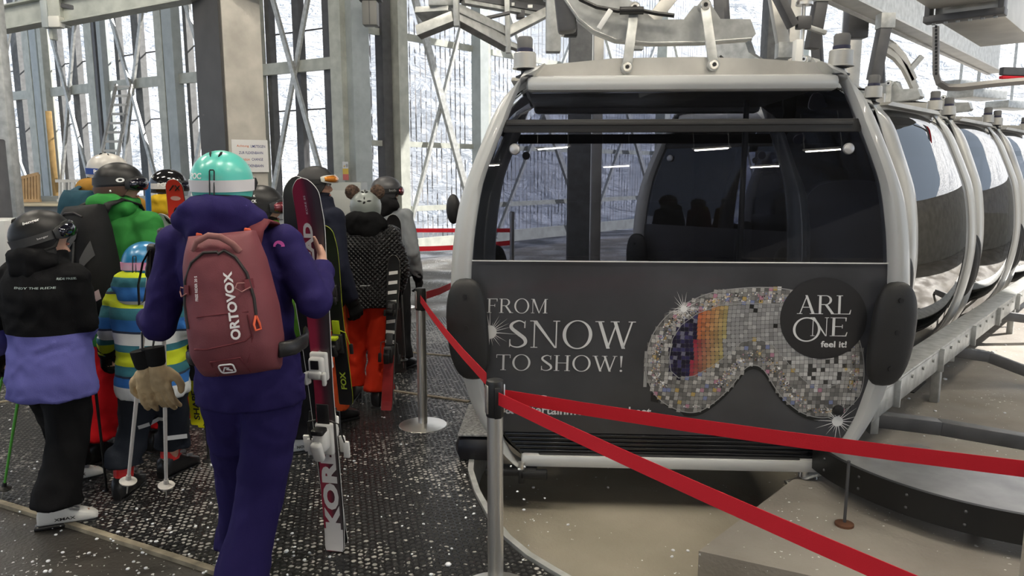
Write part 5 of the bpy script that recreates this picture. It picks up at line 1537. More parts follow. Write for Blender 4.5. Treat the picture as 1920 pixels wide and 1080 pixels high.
    jk = link('jacket', fused(mb, vox, 3, .009 * B, 8, px * .37, 1.2), jacket, root, 180)
    if hood is not None:
        hm_, sc = hood; mb = MB(); c_ = sh((0, -.035 * H, .855 * H))
        mb.ball(c_, (.095 * H * sc, .058 * H * sc, .042 * H * sc)); mb.ball(c_ + Vector((0, -.02, .03 * sc)), (.078 * H * sc, .05 * H * sc, .035 * H * sc)); mb.ball(c_ + Vector((0, .05, .0)), (.08 * H * sc, .05 * H * sc, .045 * H))
        mb.ball(c_ + Vector((0, -.025, -.035)), (.07 * H * sc, .045 * H * sc, .05 * H * sc))
        link('hood', fused(mb, vox, 4, .010, 9, px), hm_, root, 180)
    if collar is not None:
        mb = MB(); mb.rings([ell(.845, .056, .054, .004), ell(.875, .052, .054, .008), ell(.90, .05, .052, .010)])
        link('collar', fused(mb, vox, 3, .005, 9, px), collar, root, 180)
    if gloves is not None:
        for n_ in 'RL':
            if n_ in bare: continue
            d = (J['wr' + n_] - J['el' + n_]).normalized(); s_ = 1 if n_ == 'R' else -1
            mb = MB(); Mh = hand_matrix(J['wr' + n_], d, (s_, 0, 0) if abs(d.x) < .9 else (0, 0, 1), (0, 1, .2))
            hand(mb, Mh, .55, 1.5, spread=1.4); mb.tube([J['wr' + n_] - d * .06, J['wr' + n_] + d * .02], [.05, .042], 14)
            link('glove', fused(mb, .007, 2), gloves, root, 180)
    if hair is not None:
        mb = MB()
        for k in range(9):
            a = PI * (.55 + .9 * k / 8)
            p = MH @ Vector((.07 * math.sin(a) * 1.0, .085 * math.cos(a), -.07))
            pts = [p, p + Vector((.01 * math.sin(a), -.015, -hair_len * .5)), p + Vector((.02 * math.sin(a), -.01 + .01 * (k % 3), -hair_len * (.85 + .1 * (k % 3))))]
            mb.tube(pts, [.02, .018, .006], 8)
        link('hair', fused(mb, .007, 1, .004, 30, px, .2), hair, root, 180)
    if helm: helmet(root, MH @ Matrix.Translation((0, 0, .018)), s=hs, **helm)
    if boots:
        for n_ in 'RL': ski_boot(root, J['ft' + n_] - Vector((0, 0, .0)), J['yw' + n_], **boots)
    root['_'] = 0; del root['_']
    return root, jk, MH, W
def torso_text(txt, root, H, z, x, hgt, wd, m, depth, bold=.02):
    return lettering(txt, lambda u, v: (x + u, -depth + .5 * (x + u) ** 2, z + v), hgt, m, root, wd, bold=bold)
def onto(o, target, off=.003, dirn=(0, 1, 0)):
    """press a print onto the cloth below it"""
    from mathutils.bvhtree import BVHTree
    me = target.data
    t = BVHTree.FromPolygons([v.co for v in me.vertices], [p.vertices for p in me.polygons])
    d = Vector(dirn)
    for v in o.data.vertices:
        h = t.ray_cast(v.co - d * .6, d)
        if h[0] is not None: v.co = h[0] - d * off
# ----- A: the skier in navy with the burgundy rucksack
NAVY = cloth('navy_violet_shell', (.021, .015, .085), var=.15)
YA = 2.78
ski_y = 3.0
hw_R = P(603, 492, ski_y - .03)
MR = None
xA = P(450, 322, YA).x
def A_hand(p, Y, back, th): return hand_matrix(Vector(p) - Vector((xA, YA, 0)), Y, back, th)
bareA = {'R': (A_hand(hw_R, (-.12, .62, .70), (1, .15, .0), (0, -.7, .7)), .95, [(.02, .02, .0), (.045, .035, -.008), (.078, .045, -.016), (.105, .048, -.018)]),
         'L': (A_hand(P(277, 588, 2.90), (.35, .75, .55), (-1, .35, -.1), (0, -.4, 1)), .95, None)}
personA, jkA, MHA, WA = person('person in a navy violet ski suit and turquoise helmet, seen from behind carrying upright skis', 450, YA, 1.785,
    head=(.10, -.03), jacket=NAVY, trousers=NAVY, shear=(-.10, 0), hem=.465, vox=.011, bulk=.97, hs=1.0,
    arms={'elR': P(590, 566, YA - .05), 'wrR': P(604, 502, ski_y - .05), 'elL': P(297, 608, YA - .02), 'wrL': P(279, 597, YA + .08)},
    feet={'R': (P(490, 1110, 2.86).x, 2.68, .0, .05), 'L': (P(466, 1110, 3.05).x, 3.02, .0, .12)}, bare=bareA, hood=(NAVY, 1.05),
    boots=dict(shell=BOOTB, cuffm=BOOTB),
    helm=None)
TURQ = mat('helmet_turquoise', (.10, .52, .44), .3, coat=.2)
STRAPW = mat('strap_white', (.70, .68, .69), .7)
hA = helmet(personA, MHA @ Matrix.Translation((0, 0, .018)), TURQ, STRAPW, LENSD, .98, texts=(('POC', 214, 80, .024, .066, WHITE_PRINT, .03),), vents=((152, 22, 16, .010, 16), (-152, 22, 16, .010, -16)), strap_t=(88, 106))
# small pink emblem behind the right shoulder
em = MB(); q = P(506, 468, 2.6); qa = WA(q)
em.add([qa + Vector((.020 * math.cos(t), 0, .022 * math.sin(t))) for t in [PI * i / 12 for i in range(13)]], [tuple(range(13))])
emo = em.build('emblem', mat('pink_print', (.65, .10, .42), .6), personA, 0, fix=False); onto(emo, jkA)
# ----- B: black and lilac jacket at the left
gB = G(100, 978)
LILAC = (.125, .125, .38)
def zpx(py, Y): return P(960, py, Y).z
YBp = gB.y + .02
JB = bands('black_lilac_jacket', [(-1, LILAC), (zpx(632, YBp - .15), (.006, .006, .007))], lo=-1, hi=2)
JB.node_tree.nodes['Principled BSDF'].inputs['Specular IOR Level'].default_value = .12
personB, jkB, MHB, WB = person('person in a black jacket with lilac hem, matt black helmet bowed, at the left edge', 62, YBp, 1.51, yaw=-.25, head=(-.75, -.30),
    jacket=JB, trousers=cloth('black_trousers', (.008, .008, .009)), hem=.425, bulk=1.15, hs=1.0, hood=(cloth('black_hood', (.006, .006, .007)), .92), hair=HAIRD, hair_len=.12,
    helm=dict(shell=HBLACK, strap=mat('strap_grey', (.05, .05, .052), .7), lens=LENSD, clip=False, texts=(('benger', 96, 54, .020, .085, WHITE_PRINT, .02), ('benger', 88, 95, .009, .045, WHITE_PRINT, .0)), vents=((170, 30, 12, .008, 0), (-160, 30, 12, .008, -10))),
    feet={'R': (G(118, 985).x, G(118, 985).y + .0, .0, -1.15), 'L': (G(150, 905).x - .04, G(150, 905).y, .0, -.9)},
    arms={'elL': P(-15, 600, YBp), 'wrL': P(-5, 660, YBp + .15), 'elR': P(158, 600, YBp - .02), 'wrR': P(150, 640, YBp + .17)}, gloves=GLOVEB,
    boots=dict(shell=BOOTW, cuffm=BOOTW, text='XMAX', s=.82))
for txt, px, py, hgt, wd in (('ENJOY THE RIDE', 26, 547, .012, .175), ('RIDE FREE', 78, 530, .010, .07)):
    q = WB(P(px, py, YBp - .24)); o_ = lettering(txt, lambda u, v: q + Vector((u, 0, v)), hgt, mat('grey_green_print', (.35, .42, .40), .6) if 'grey_green_print' not in bpy.data.materials else bpy.data.materials['grey_green_print'], personB, wd, bold=.02)
    onto(o_, jkB)
# ----- C: child in the striped jacket
YC = 3.72
def stripes_C():
    lime, teal, blue, wht, navy = (.48, .56, .01), (.025, .14, .18), (.02, .13, .40), (.62, .64, .64), (.02, .03, .06)
    S_ = [(757, wht), (733, blue), (712, navy), (709, teal), (693, lime), (668, navy), (665, teal), (651, wht), (630, navy), (627, blue), (603, teal), (584, navy), (581, lime), (560, navy), (557, teal), (520, lime)]
    st = [(-1, wht)] + [(zpx(py, YC - .15), c_) for py, c_ in S_[1:]]
    return bands('striped_jacket', st, lo=-1, hi=2)
SLATE = cloth('slate_trousers', (.022, .026, .036))
personC, jkC, MHC, WC = person('small child in a lime, blue and white striped jacket and blue helmet, seen from behind', 258, YC, 1.33, head=(.05, .05), jacket=stripes_C(), trousers=SLATE, hem=.43, bulk=1.12, hs=.97,
    cuffz=.17, helm=dict(shell=mat('helmet_blue', (.015, .16, .34), .3, coat=.3), strap=mat('strap_pink', (.62, .10, .26), .7, var=.6, vscale=12, col2=(.62, .45, .6)), lens=LENSD),
    feet={'L': (G(240, 928).x, G(240, 928).y, 0, .05), 'R': (G(330, 890).x, G(330, 890).y, 0, -.35)},
    arms={'elL': P(205, 610, YC), 'wrL': P(200, 660, YC + .15), 'elR': P(345, 610, YC), 'wrR': P(352, 640, YC + .15)}, gloves=GLOVEB,
    boots=dict(shell=BOOTB, cuffm=BOOTR, s=.9), hood=(bands('striped_hood', [(-1, (.55, .57, .57)), (zpx(575, YC - .25), (.02, .13, .40)), (zpx(548, YC - .25), (.025, .14, .18)), (zpx(532, YC - .25), (.48, .56, .01))], lo=-1, hi=2), 1.2))
for px, py, n_ in ((332, 826, .11), (225, 843, .04)):
    q = WC(P(px, py, YC - .3))
    mb = MB(); mb.grid(lambda u, v: q + Vector((u * .10 - .05, 0, v * .022 + u * .012)), 8, 2)
    o_ = mb.build('reflective_band', mat('reflective_grey', (.5, .51, .52), .5) if 'reflective_grey' not in bpy.data.materials else bpy.data.materials['reflective_grey'], personC, 0, fix=False)
    onto(o_, [c for c in personC.children if c.name.startswith('trousers')][0])
# ----- D: green jacket, red trousers
gD = G(188, 868)
YD = gD.y
personD, jkD, MHD, WD = person('person in a green jacket, red trousers and black and brown helmet with a black rucksack', 218, YD, 1.755, yaw=-.35, head=(-.95, -.05), jacket=cloth('green_shell', (.032, .20, .042)), trousers=cloth('red_trousers', (.52, .008, .012)), hem=.42, cuffz=.16, bulk=1.08,
    helm=dict(shell=HBLACK, strap=mat('strap_black', (.012, .012, .013), .6), lens=LENSD, clip=False, flap=mat('brown_leather', (.085, .042, .028), .5), strap_t=(74, 94), texts=(('O', 76, 84, .026, .042, WHITE_PRINT, .06),)),
    feet={'R': (P(295, 870, YD + .15).x, YD + .25, 0, -.3), 'L': (gD.x + .0, YD, 0, -.25)}, boots=dict(shell=BOOTB, cuffm=BOOTB), hood=(cloth('green_hood', (.034, .22, .045)), .95), gloves=GLOVEB)
mb = MB(); q = [WD(P(*p, YD - .4)) for p in ((215, 424), (272, 445), (262, 448), (214, 428))]
# ----- E: white helmet, mustard jacket
personE, jkE, MHE, WE = person('tall person in a mustard jacket and white helmet with a blue goggle strap', 200, 5.0, 1.83, yaw=-.3, head=(-1.05, .05), jacket=cloth('mustard_jacket', (.36, .185, .03)), trousers=cloth('dark_trousers', (.02, .02, .022)), hood=(cloth('mustard_hood', (.33, .17, .03)), 1.1), gloves=GLOVEB,
    helm=dict(shell=mat('helmet_white', (.50, .48, .45), .35, coat=.2), strap=mat('strap_blue', (.02, .06, .28), .7), lens=LENSB, clip=False, texts=(('POC', 100, 95, .024, .07, WHITE_PRINT, .03),), vents=((120, 20, 10, .008, 10), (80, 20, 10, .008, -10))), boots=dict(shell=BOOTB, cuffm=BOOTB, buckles=False))
# ----- F: glossy black helmet behind the red ski
personF, jkF, MHF, WF = person('person in a glossy black helmet and patterned brown jacket behind the red ski', 312, 5.5, 1.72, yaw=-.2, head=(-1.0, 0), jacket=mat('patterned_jacket', (.20, .035, .06), .8, var=.5, vscale=16, col2=(.16, .085, .03)), trousers=cloth('dark_trousers_brown', (.03, .025, .02)), hood=(cloth('yellow_hood', (.55, .36, .02)), .8), gloves=GLOVEB,
    helm=dict(shell=HGLOSS, strap=mat('strap_pale', (.6, .6, .6), .7), lens=LENSD, clip=False, texts=(('POC', 150, 62, .018, .05, WHITE_PRINT, .02), ('POC', 100, 90, .026, .085, WHITE_PRINT, .03))), boots=dict(shell=BOOTB, cuffm=BOOTB, buckles=False))
# ----- H: lime jacket just right of the navy suit
gH = G(566, 860)
personH, jkH, MHH, WH = person('person in a lime green jacket and black helmet, mostly hidden by the burgundy rucksack', 482, 4.15, 1.62, yaw=-.5, head=(-.8, -.05), jacket=cloth('lime_jacket', (.125, .30, .035)), trousers=cloth('black_trousers_plain', (.01, .01, .012)), collar=cloth('dark_collar', (.02, .016, .014)), hem=.42, bulk=1.06,
    helm=dict(shell=HBLACK, strap=EARPAD, lens=LENSR, clip=False, texts=(('JACK', 108, 62, .018, .05, WHITE_PRINT, .03), ('BLACK', 108, 76, .018, .06, WHITE_PRINT, .03))), hair=HAIRD, hair_len=.08,
    feet={'R': (G(566, 850).x, G(566, 850).y, 0, -1.1), 'L': (P(505, 800, 4.2).x, 4.25, 0, -.4)}, boots=dict(shell=BOOTW, cuffm=BOOTW, text='NORDICA'), gloves=GLOVEB)
# ----- I: the man with amber goggles
personI, jkI, MHI, WI = person('man in a dark navy jacket and black helmet with amber goggles, face in profile', 588, 4.95, 1.74, yaw=-.75, head=(-.72, -.02), jacket=cloth('dark_navy_jacket', (.012, .014, .026)), trousers=cloth('rust_trousers', (.45, .06, .015)), collar=cloth('navy_collar', (.01, .011, .02)), bulk=1.12,
    helm=dict(shell=mat('helmet_matt_black', (.012, .012, .014), .6), strap=EARPAD, lens=LENSA, clip=False, goggle_t=(66, 92), gframe=mat('frame_white', (.55, .55, .5), .4), strap_t=(78, 92)), boots=dict(shell=BOOTB, cuffm=BOOTB, buckles=False), gloves=GLOVEB)
# ----- J: black quilted jacket and orange trousers
gJ = G(712, 758)
YJ = gJ.y + .05
def quilt():
    m = mat('quilted_black', (.014, .014, .016), .5, spec=.5)
    nt = m.node_tree; b = nt.nodes['Principled BSDF']
    tc = _n(nt, 'ShaderNodeTexCoord'); sp = _n(nt, 'ShaderNodeSeparateXYZ'); nt.links.new(tc.outputs['Object'], sp.inputs[0])
    u = math_node(nt, 'ADD', sp.outputs[0], sp.outputs[2]); v = math_node(nt, 'SUBTRACT', sp.outputs[0], sp.outputs[2])
    f = lambda q: math_node(nt, 'ABSOLUTE', math_node(nt, 'SINE', math_node(nt, 'MULTIPLY', q, 95)))
    h = math_node(nt, 'MULTIPLY', f(u), f(v))
    bp = _n(nt, 'ShaderNodeBump'); bp.inputs['Distance'].default_value = .012; nt.links.new(h, bp.inputs['Height']); nt.links.new(bp.outputs[0], b.inputs['Normal'])
    return m
ORANGE = cloth('orange_red_trousers', (.62, .035, .012))
personJ, jkJ, MHJ, WJ = person('person in a black quilted jacket, orange-red trousers and grey helmet with furry ears', 683, YJ, 1.56, head=(.12, -.05), jacket=quilt(), trousers=ORANGE, hem=.475, bulk=1.14, hood=(cloth('black_fleece', (.008, .008, .009), rough=.95), 1.15), hair=HAIRB, hair_len=.17,
    helm=dict(shell=mat('helmet_grey', (.22, .245, .235), .35, coat=.2), strap=None, lens=LENSD, vents=((178, 12, 12, .012, 0), (150, 26, 6, .010, 26), (-150, 26, 6, .010, -26), (180, 52, 10, .012, 0), (152, 68, 1, .008, 18), (-152, 68, 1, .008, -18), (176, 70, 8, .01, 8))),
    feet={'L': (P(690, 750, gJ.y).x - .14, gJ.y + .12, 0, 0), 'R': (gJ.x + .0, gJ.y, 0, -.05)}, arms={'elR': P(752, 500, YJ), 'wrR': P(747, 545, YJ + .06), 'elL': P(628, 500, YJ), 'wrL': P(634, 545, YJ + .12)}, gloves=GLOVEB, boots=dict(shell=BOOTB, cuffm=BOOTB))
FUR = mat('leopard_fur', (.16, .10, .07), .95, var=.8, vscale=45, col2=(.02, .012, .01), bump=.8, bscale=200)
for sx in (1, -1):
    e_ = MB().ball((sx * .088, -.02, .115), (.054, .026, .055), 16, 12, MHJ, Matrix.Rotation(sx * .5, 4, 'Y')); e_.ball((sx * .07, -.02, .09), (.025, .02, .025), 10, 8, MHJ)
    link('fur_ear', fused(e_, .006, 2, .004, 60, 3), FUR, personJ, 180)
q = MB().tube([MHJ @ Vector((x, -.075 - .012 * (1 - (x / .05) ** 2), -.125)) for x in (-.05, -.025, 0, .025, .05)], .008, 8, flat=.6); q.build('collar_trim', mat('orange_trim', (.6, .12, .03), .7), personJ, 60)
q0 = WJ(P(672, 546, YJ - .4)); o_ = MB().grid(lambda u, v: q0 + Vector((u * .066 - .033, 0, v * .004)), 10, 1).build('reflective_band', bpy.data.materials['reflective_grey'], personJ, 0, fix=False); onto(o_, jkJ)
# ----- K: grey jacket
personK, jkK, MHK, WK = person('person in a pale grey jacket and dark helmet standing nearest the cabin door', 722, 6.3, 1.66, yaw=-.4, head=(-.7, 0), jacket=cloth('pale_grey_jacket', (.27, .29, .31)), trousers=cloth('charcoal_trousers', (.02, .02, .022)), hood=(cloth('black_hood_soft', (.012, .012, .013), rough=.95), 1.0), collar=cloth('black_neck', (.012, .012, .013)),
    helm=dict(shell=mat('helmet_charcoal', (.045, .045, .05), .4), strap=BLACK, lens=LENSR, clip=False, texts=(('bolle', 80, 92, .018, .07, mat('grey_print', (.3, .3, .3), .5), .02),)), boots=dict(shell=BOOTB, cuffm=BOOTB, buckles=False), gloves=GLOVEB)
# dark figure behind the near cabin's left rear corner is its rear pad (part of the cabin)
# ------------------------------------------------------------------ rucksacks
def sackpt(W_, Hh, d, base):
    def fn(u, v, off=0.0):
        """u, v in -1..1 -> point on the back of the sack"""
        wv = W_ * (.80 + .20 * min(1, (1 - v) / 1.1)) * (1 - .10 * max(0, -v - .55))
        a = max(0, 1 - abs(u) ** 3.0) ** .55; b = max(0, 1 - abs(v) ** 4.5) ** .5
        dd = d * (.82 - .22 * v)
        return Vector((u * wv * (1 - .28 * max(0, abs(v) - .6)), -base - dd * a * b - off, v * Hh))
    return fn
def rucksack(name, label, loc, rz, ry, W_, Hh, d, m, straps, shoulders):
    base = .045
    r = empty(name, loc); r.rotation_euler = (0, ry, rz); tag(r, label, 'backpack')
    f = sackpt(W_, Hh, d, base)
    N, K_ = 40, 44; rs = []
    q = lambda t: math.copysign(abs(t) ** .8, t)
    mb = MB(); mb.grid(lambda u, v: f(q(2 * u - 1), q(2 * v - 1)), N, K_)
    # closed towards the wearer
    o = len(mb.v); back = [Vector((p[0] * .96, -.0, p[2] * .98)) for p in mb.v]
    fs = [tuple(i + o for i in reversed(x)) for x in mb.f]
    rim = list(range(N + 1)) + [j * (N + 1) + N for j in range(1, K_ + 1)] + [K_ * (N + 1) + i for i in range(N - 1, -1, -1)] + [j * (N + 1) for j in range(K_ - 1, 0, -1)]
    side = [(b, a, a + o, b + o) for a, b in zip(rim, rim[1:] + rim[:1])]
    mb.v += [tuple(p) for p in back]; mb.f += fs + side
    bd = mb.build('body', m, r, 60)
    for v in bd.data.vertices:
        if v.co.y < -base - .01:
            c_ = v.co; v.co.y -= .006 * noise.noise(Vector((c_.x * 14, 2, c_.z * 9))) + .003 * noise.noise(Vector((c_.x * 30, 5, c_.z * 22)))
    for sx in (1, -1):
        pts = [Vector(p) for p in shoulders]
        MB().tube([Vector((sx * p.x, p.y, p.z)) for p in pts], .032, 8, flat=.28, up=(1, 0, 0)).build('shoulder_strap', straps, r, 180)
    return r, f
BURG = cloth('burgundy_nylon', (.170, .042, .052), var=.16, rough=.6, spec=.35)
BURG2 = cloth('burgundy_trim', (.135, .032, .04), rough=.7)
ZIP = mat('zip_black', (.02, .016, .016), .6)
cA = P(443, 566, YA - .175)
HA = (P(443, 436, YA - .2).z - P(443, 697, YA - .2).z) / 2
bpA, fA = rucksack('backpack', 'burgundy rucksack on the back of the navy suit, white lettering up its right side', cA, 0, -.10, .158, HA, .155, BURG, BURG2,
    [(.085, .0, HA * .75), (.095, .03, HA * .98), (.105, .09, HA * 1.10), (.11, .17, HA * 1.04), (.112, .22, HA * .7)])
def sk(u, v, off=.004): return fA(u, v, off)
lettering('ORTOVOX', lambda a, b: sk(.34 - b / .15, .05 + a / HA, .008), .030, mat('print_white', (.82, .80, .80), .6), bpA, .225, bold=.035)
lettering('FREE RIDER 20 S', lambda a, b: sk(-.42 - b / .15, .32 + a / HA, .008), .0105, bpy.data.materials['print_white'], bpA, .082, bold=.02)
MB().tube([sk(-.74, -.22), sk(-.80, .1), sk(-.76, .42), sk(-.56, .66), sk(-.25, .78), sk(.12, .77), sk(.15, .745), sk(.30, .78), sk(.55, .68), sk(.72, .45), sk(.76, .1), sk(.74, -.12)], .0055, 6).build('zip', ZIP, bpA)
MB().tube([sk(-.60, .82, .0), sk(-.45, .93, .03), sk(-.1, 1.0, .075), sk(.3, .97, .06), sk(.55, .86, .02), sk(.66, .74, .0)], .011, 8, flat=.5).build('grab_handle', mat('handle_pink_brown', (.23, .09, .085), .7), bpA)
MB().tube([sk(.735, -.13, .006), sk(.70, -.24, .012), sk(.72, -.32, .014), sk(.80, -.32, .012), sk(.79, -.24, .012), sk(.745, -.13, .008)], .004, 6).build('zip_pull', mat('orange_cord', (.75, .12, .05), .6), bpA)
for u0 in (-.74, .70):
    MB().tube([sk(u0, .32, .004), sk(u0 - .16, .34, .02), sk(u0 - .2, .28, .026), sk(u0 - .1, .22, .022), sk(u0 + .05, .26, .012)], .0026, 6).build('ice_axe_loop', mat('loop_cord', (.28, .12, .115), .7) if 'loop_cord' not in bpy.data.materials else bpy.data.materials['loop_cord'], bpA)
    MB().grid(lambda a, b, u0=u0: sk(u0 + .0 + .16 * (a - .3), .24 + .13 * b, .006), 4, 4, (0, -.004, 0)).build('loop_patch', BURG2, bpA, 30)
MB().tube([sk(-.62, -.50, .003), sk(-.3, -.50, .005), sk(.1, -.47, .005), sk(.5, -.44, .003), sk(.62, -.38, .003)], .0028, 6).build('seam', BURG2, bpA)
MB().tube([sk(-.84, -.12, .002), sk(-.4, -.06, .003), sk(.1, -.05, .003), sk(.62, -.06, .002)], .0022, 6).build('seam', BURG2, bpA)
MB().tube([sk(.60, -.10, .003), sk(.64, -.4, .004), sk(.50, -.75, .004)], .0028, 6).build('seam', BURG2, bpA)
MB().tube([sk(-.36, -.92, .003), sk(-.30, -.68, .004), sk(.35, -.66, .004), sk(.48, -.9, .003)], .004, 6).build('pocket_seam', BURG2, bpA)
lg = [sk(u, v, .009) for u, v in [(.02 + .17 * math.copysign(abs(math.cos(t)) ** .4, math.cos(t)), -.80 + .068 * math.copysign(abs(math.sin(t)) ** .4, math.sin(t))) for t in [2 * PI * i / 32 for i in range(32)]]]
MB().tube(lg, .0028, 6, loop=True).build('logo', bpy.data.materials['print_white'], bpA)
MB().tube([sk(-.09, -.835, .009), sk(-.02, -.775, .009), sk(.07, -.79, .009), sk(-.0, -.805, .009), sk(.13, -.835, .009)], .0026, 6).build('logo', bpy.data.materials['print_white'], bpA)
for sx in (1, -1): MB().box((sx * .085 - .01, .01, HA * 1.0), (.022, .012, .012), .003, ry=.3).build('orange_tab', bpy.data.materials['orange_cord'], bpA)
MB().tube([sk(.98, -.70, .0), Vector((.19, -.02, -HA * .72)), Vector((.20, .08, -HA * .72)), Vector((.17, .2, -HA * .7))], .028, 8, flat=.4, up=(0, 0, 1)).build('hip_belt', BLACK, bpA, 180)
MB().tube([sk(-.98, -.70, .0), Vector((-.19, -.02, -HA * .72)), Vector((-.20, .08, -HA * .72)), Vector((-.17, .2, -HA * .7))], .028, 8, flat=.4, up=(0, 0, 1)).build('hip_belt', BLACK, bpA, 180)
# black rucksack on the green jacket
BNYL = cloth('black_nylon', (.009, .009, .010), rough=.6, spec=.15)
GNYL = cloth('grey_nylon', (.075, .075, .078), rough=.6)
cD = P(182, 492, YD - .19); HD = .31
bpD, fD = rucksack('backpack', 'black rucksack with grey patches on the back of the green jacket', cD, -.30, -.08, .165, HD, .17, BNYL, BNYL,
    [(.085, .0, HD * .8), (.10, .03, HD * .98), (.115, .11, HD * 1.06), (.12, .22, HD * .95), (.12, .29, HD * .5), (.13, .24, 0)])
def dpatch(pts, m, nm, off=.007):
    mb = MB(); a, b, c_, d_ = pts
    mb.grid(lambda u, v: fD(*[(a[i] * (1 - u) + b[i] * u) * (1 - v) + (d_[i] * (1 - u) + c_[i] * u) * v for i in (0, 1)], off), 8, 8)
    return mb.build(nm, m, bpD, 180, fix=False)
dpatch([(.05, .25), (.42, .45), (.50, .62), (.08, .40)], GNYL, 'grey_patch'); dpatch([(.45, -.1), (.85, .15), (.8, .4), (.48, .1)], GNYL, 'grey_patch'); dpatch([(-.5, -.1), (-.2, .0), (-.1, .3), (-.55, .15)], cloth('olive_grey', (.03, .032, .03)), 'grey_patch')
dpatch([(-.36, .66), (-.12, .66), (-.12, .78), (-.36, .78)], mat('badge_white', (.55, .55, .55), .6), 'badge')
dpatch([(.52, -.72), (.86, -.58), (.84, -.42), (.60, -.52)], mat('badge_pale_pink', (.45, .33, .36), .6), 'badge'); dpatch([(.34, -.84), (.56, -.8), (.54, -.68), (.36, -.72)], bpy.data.materials['badge_white'], 'badge')
MB().tube([fD(.34, .40, .006), fD(.26, .1, .006), fD(.14, -.3, .006), fD(.08, -.6, .006)], .007, 6, flat=.4).build('compression_strap', GNYL, bpD)
MB().tube([fD(-.7, .78, .004), fD(-.3, .88, .008), (fD(.2, .88, .008)), fD(.6, .8, .004)], .005, 6).build('zip', ZIP, bpD)
# teal and tan strap on the tall person's shoulder: a slung rucksack
cE = P(150, 395, 4.75)
bpE, fE = rucksack('backpack', 'dark teal rucksack slung on the mustard jacket, behind the green jacket', cE + Vector((.03, .0, -.12)), -.3, 0, .15, .25, .12, cloth('teal_nylon', (.02, .06, .085)), cloth('teal_strap', (.03, .07, .10)),
    [(.085, .0, .2), (.10, .03, .25), (.115, .11, .28), (.12, .22, .24), (.12, .27, .1), (.13, .22, 0)])
# patterned rucksack of the person with the glossy helmet
cF = P(312, 385, 5.27)
# ------------------------------------------------------------------ skis
def smooth(pts, x):
    if x <= pts[0][0]: return pts[0][1]
    for (a, p), (b, q_) in zip(pts, pts[1:]):
        if x <= b:
            t = (x - a) / (b - a); t = t * t * (3 - 2 * t); return p + (q_ - p) * t
    return pts[-1][1]
def axes(tail, tip, face):
    """frame: z tail to tip, -y towards face"""
    z = (Vector(tip) - Vector(tail)); L = z.length; z.normalize()
    y = -(Vector(face) - z * Vector(face).dot(z)).normalized(); x = y.cross(z)
    return Matrix(((x.x, y.x, z.x, tail[0]), (x.y, y.y, z.y, tail[1]), (x.z, y.z, z.z, tail[2]), (0, 0, 0, 1))), L
def ski(label, tail, tip, face, wid, body, top, edge=None, group=None, flip=1, curl=.05, cat='ski', tipround=.06, tailround=.03):
    """wid: [(fraction of length, half width)]; the top sheet looks along -y"""
    M, L = axes(tail, tip, face)
    r = empty('ski'); r.matrix_world = M; tag(r, label, cat, group)
    def hwid(z):
        w_ = smooth(wid, z / L)
        if z > L - tipround: w_ *= math.sqrt(max(0.0, 1 - ((z - (L - tipround)) / tipround) ** 2)) * .985 + .015
        if z < tailround: w_ *= .78 + .22 * math.sqrt(max(0, 1 - (1 - z / tailround) ** 2))
        return w_
    def yo(z):
        f = z / L
        return -curl * max(0, (f - .84) / .16) ** 2.2 - .012 * max(0, (.08 - f) / .08) ** 2 + .004 * math.sin(PI * f)
    def th(z): f = z / L; return .004 + .010 * math.sin(PI * min(1, max(0, (f - .02) / .96))) ** .7
    zz = [L * i / 70 for i in range(64)] + [L - tipround * (1 - k / 14) for k in range(15)]
    zz = sorted(set(zz + [tailround * k / 6 for k in range(6)]))
    rs = []
    for z in zz:
        w_, y, t = hwid(z), yo(z), th(z)
        rs.append([(-w_, y, z), (-w_ * .97, y - t, z), (w_ * .97, y - t, z), (w_, y, z)])
    MB().rings(rs).build('core', body, r, 40)
    mb = MB(); rs = []
    for z in zz: rs.append([(-hwid(z) * .95, yo(z) - th(z) - .0008, z), (0, yo(z) - th(z) - .0008, z), (hwid(z) * .95, yo(z) - th(z) - .0008, z)])
    mb.rings(rs, closed=False, cap=False); mb.build('top_sheet', top, r, 40, fix=False)
    mb = MB()
    for s_ in (1, -1): mb = MB().tube([(s_ * hwid(z), yo(z) - .001, z) for z in zz[::2] + [zz[-1]]], .0016, 4); mb.build('steel_edge', edge or ALU, r)
    on = lambda x, z, off=.002: Vector((x, yo(z) - th(z) - .0008 - off, z))
    r.parent = None
    return r, on, L, hwid
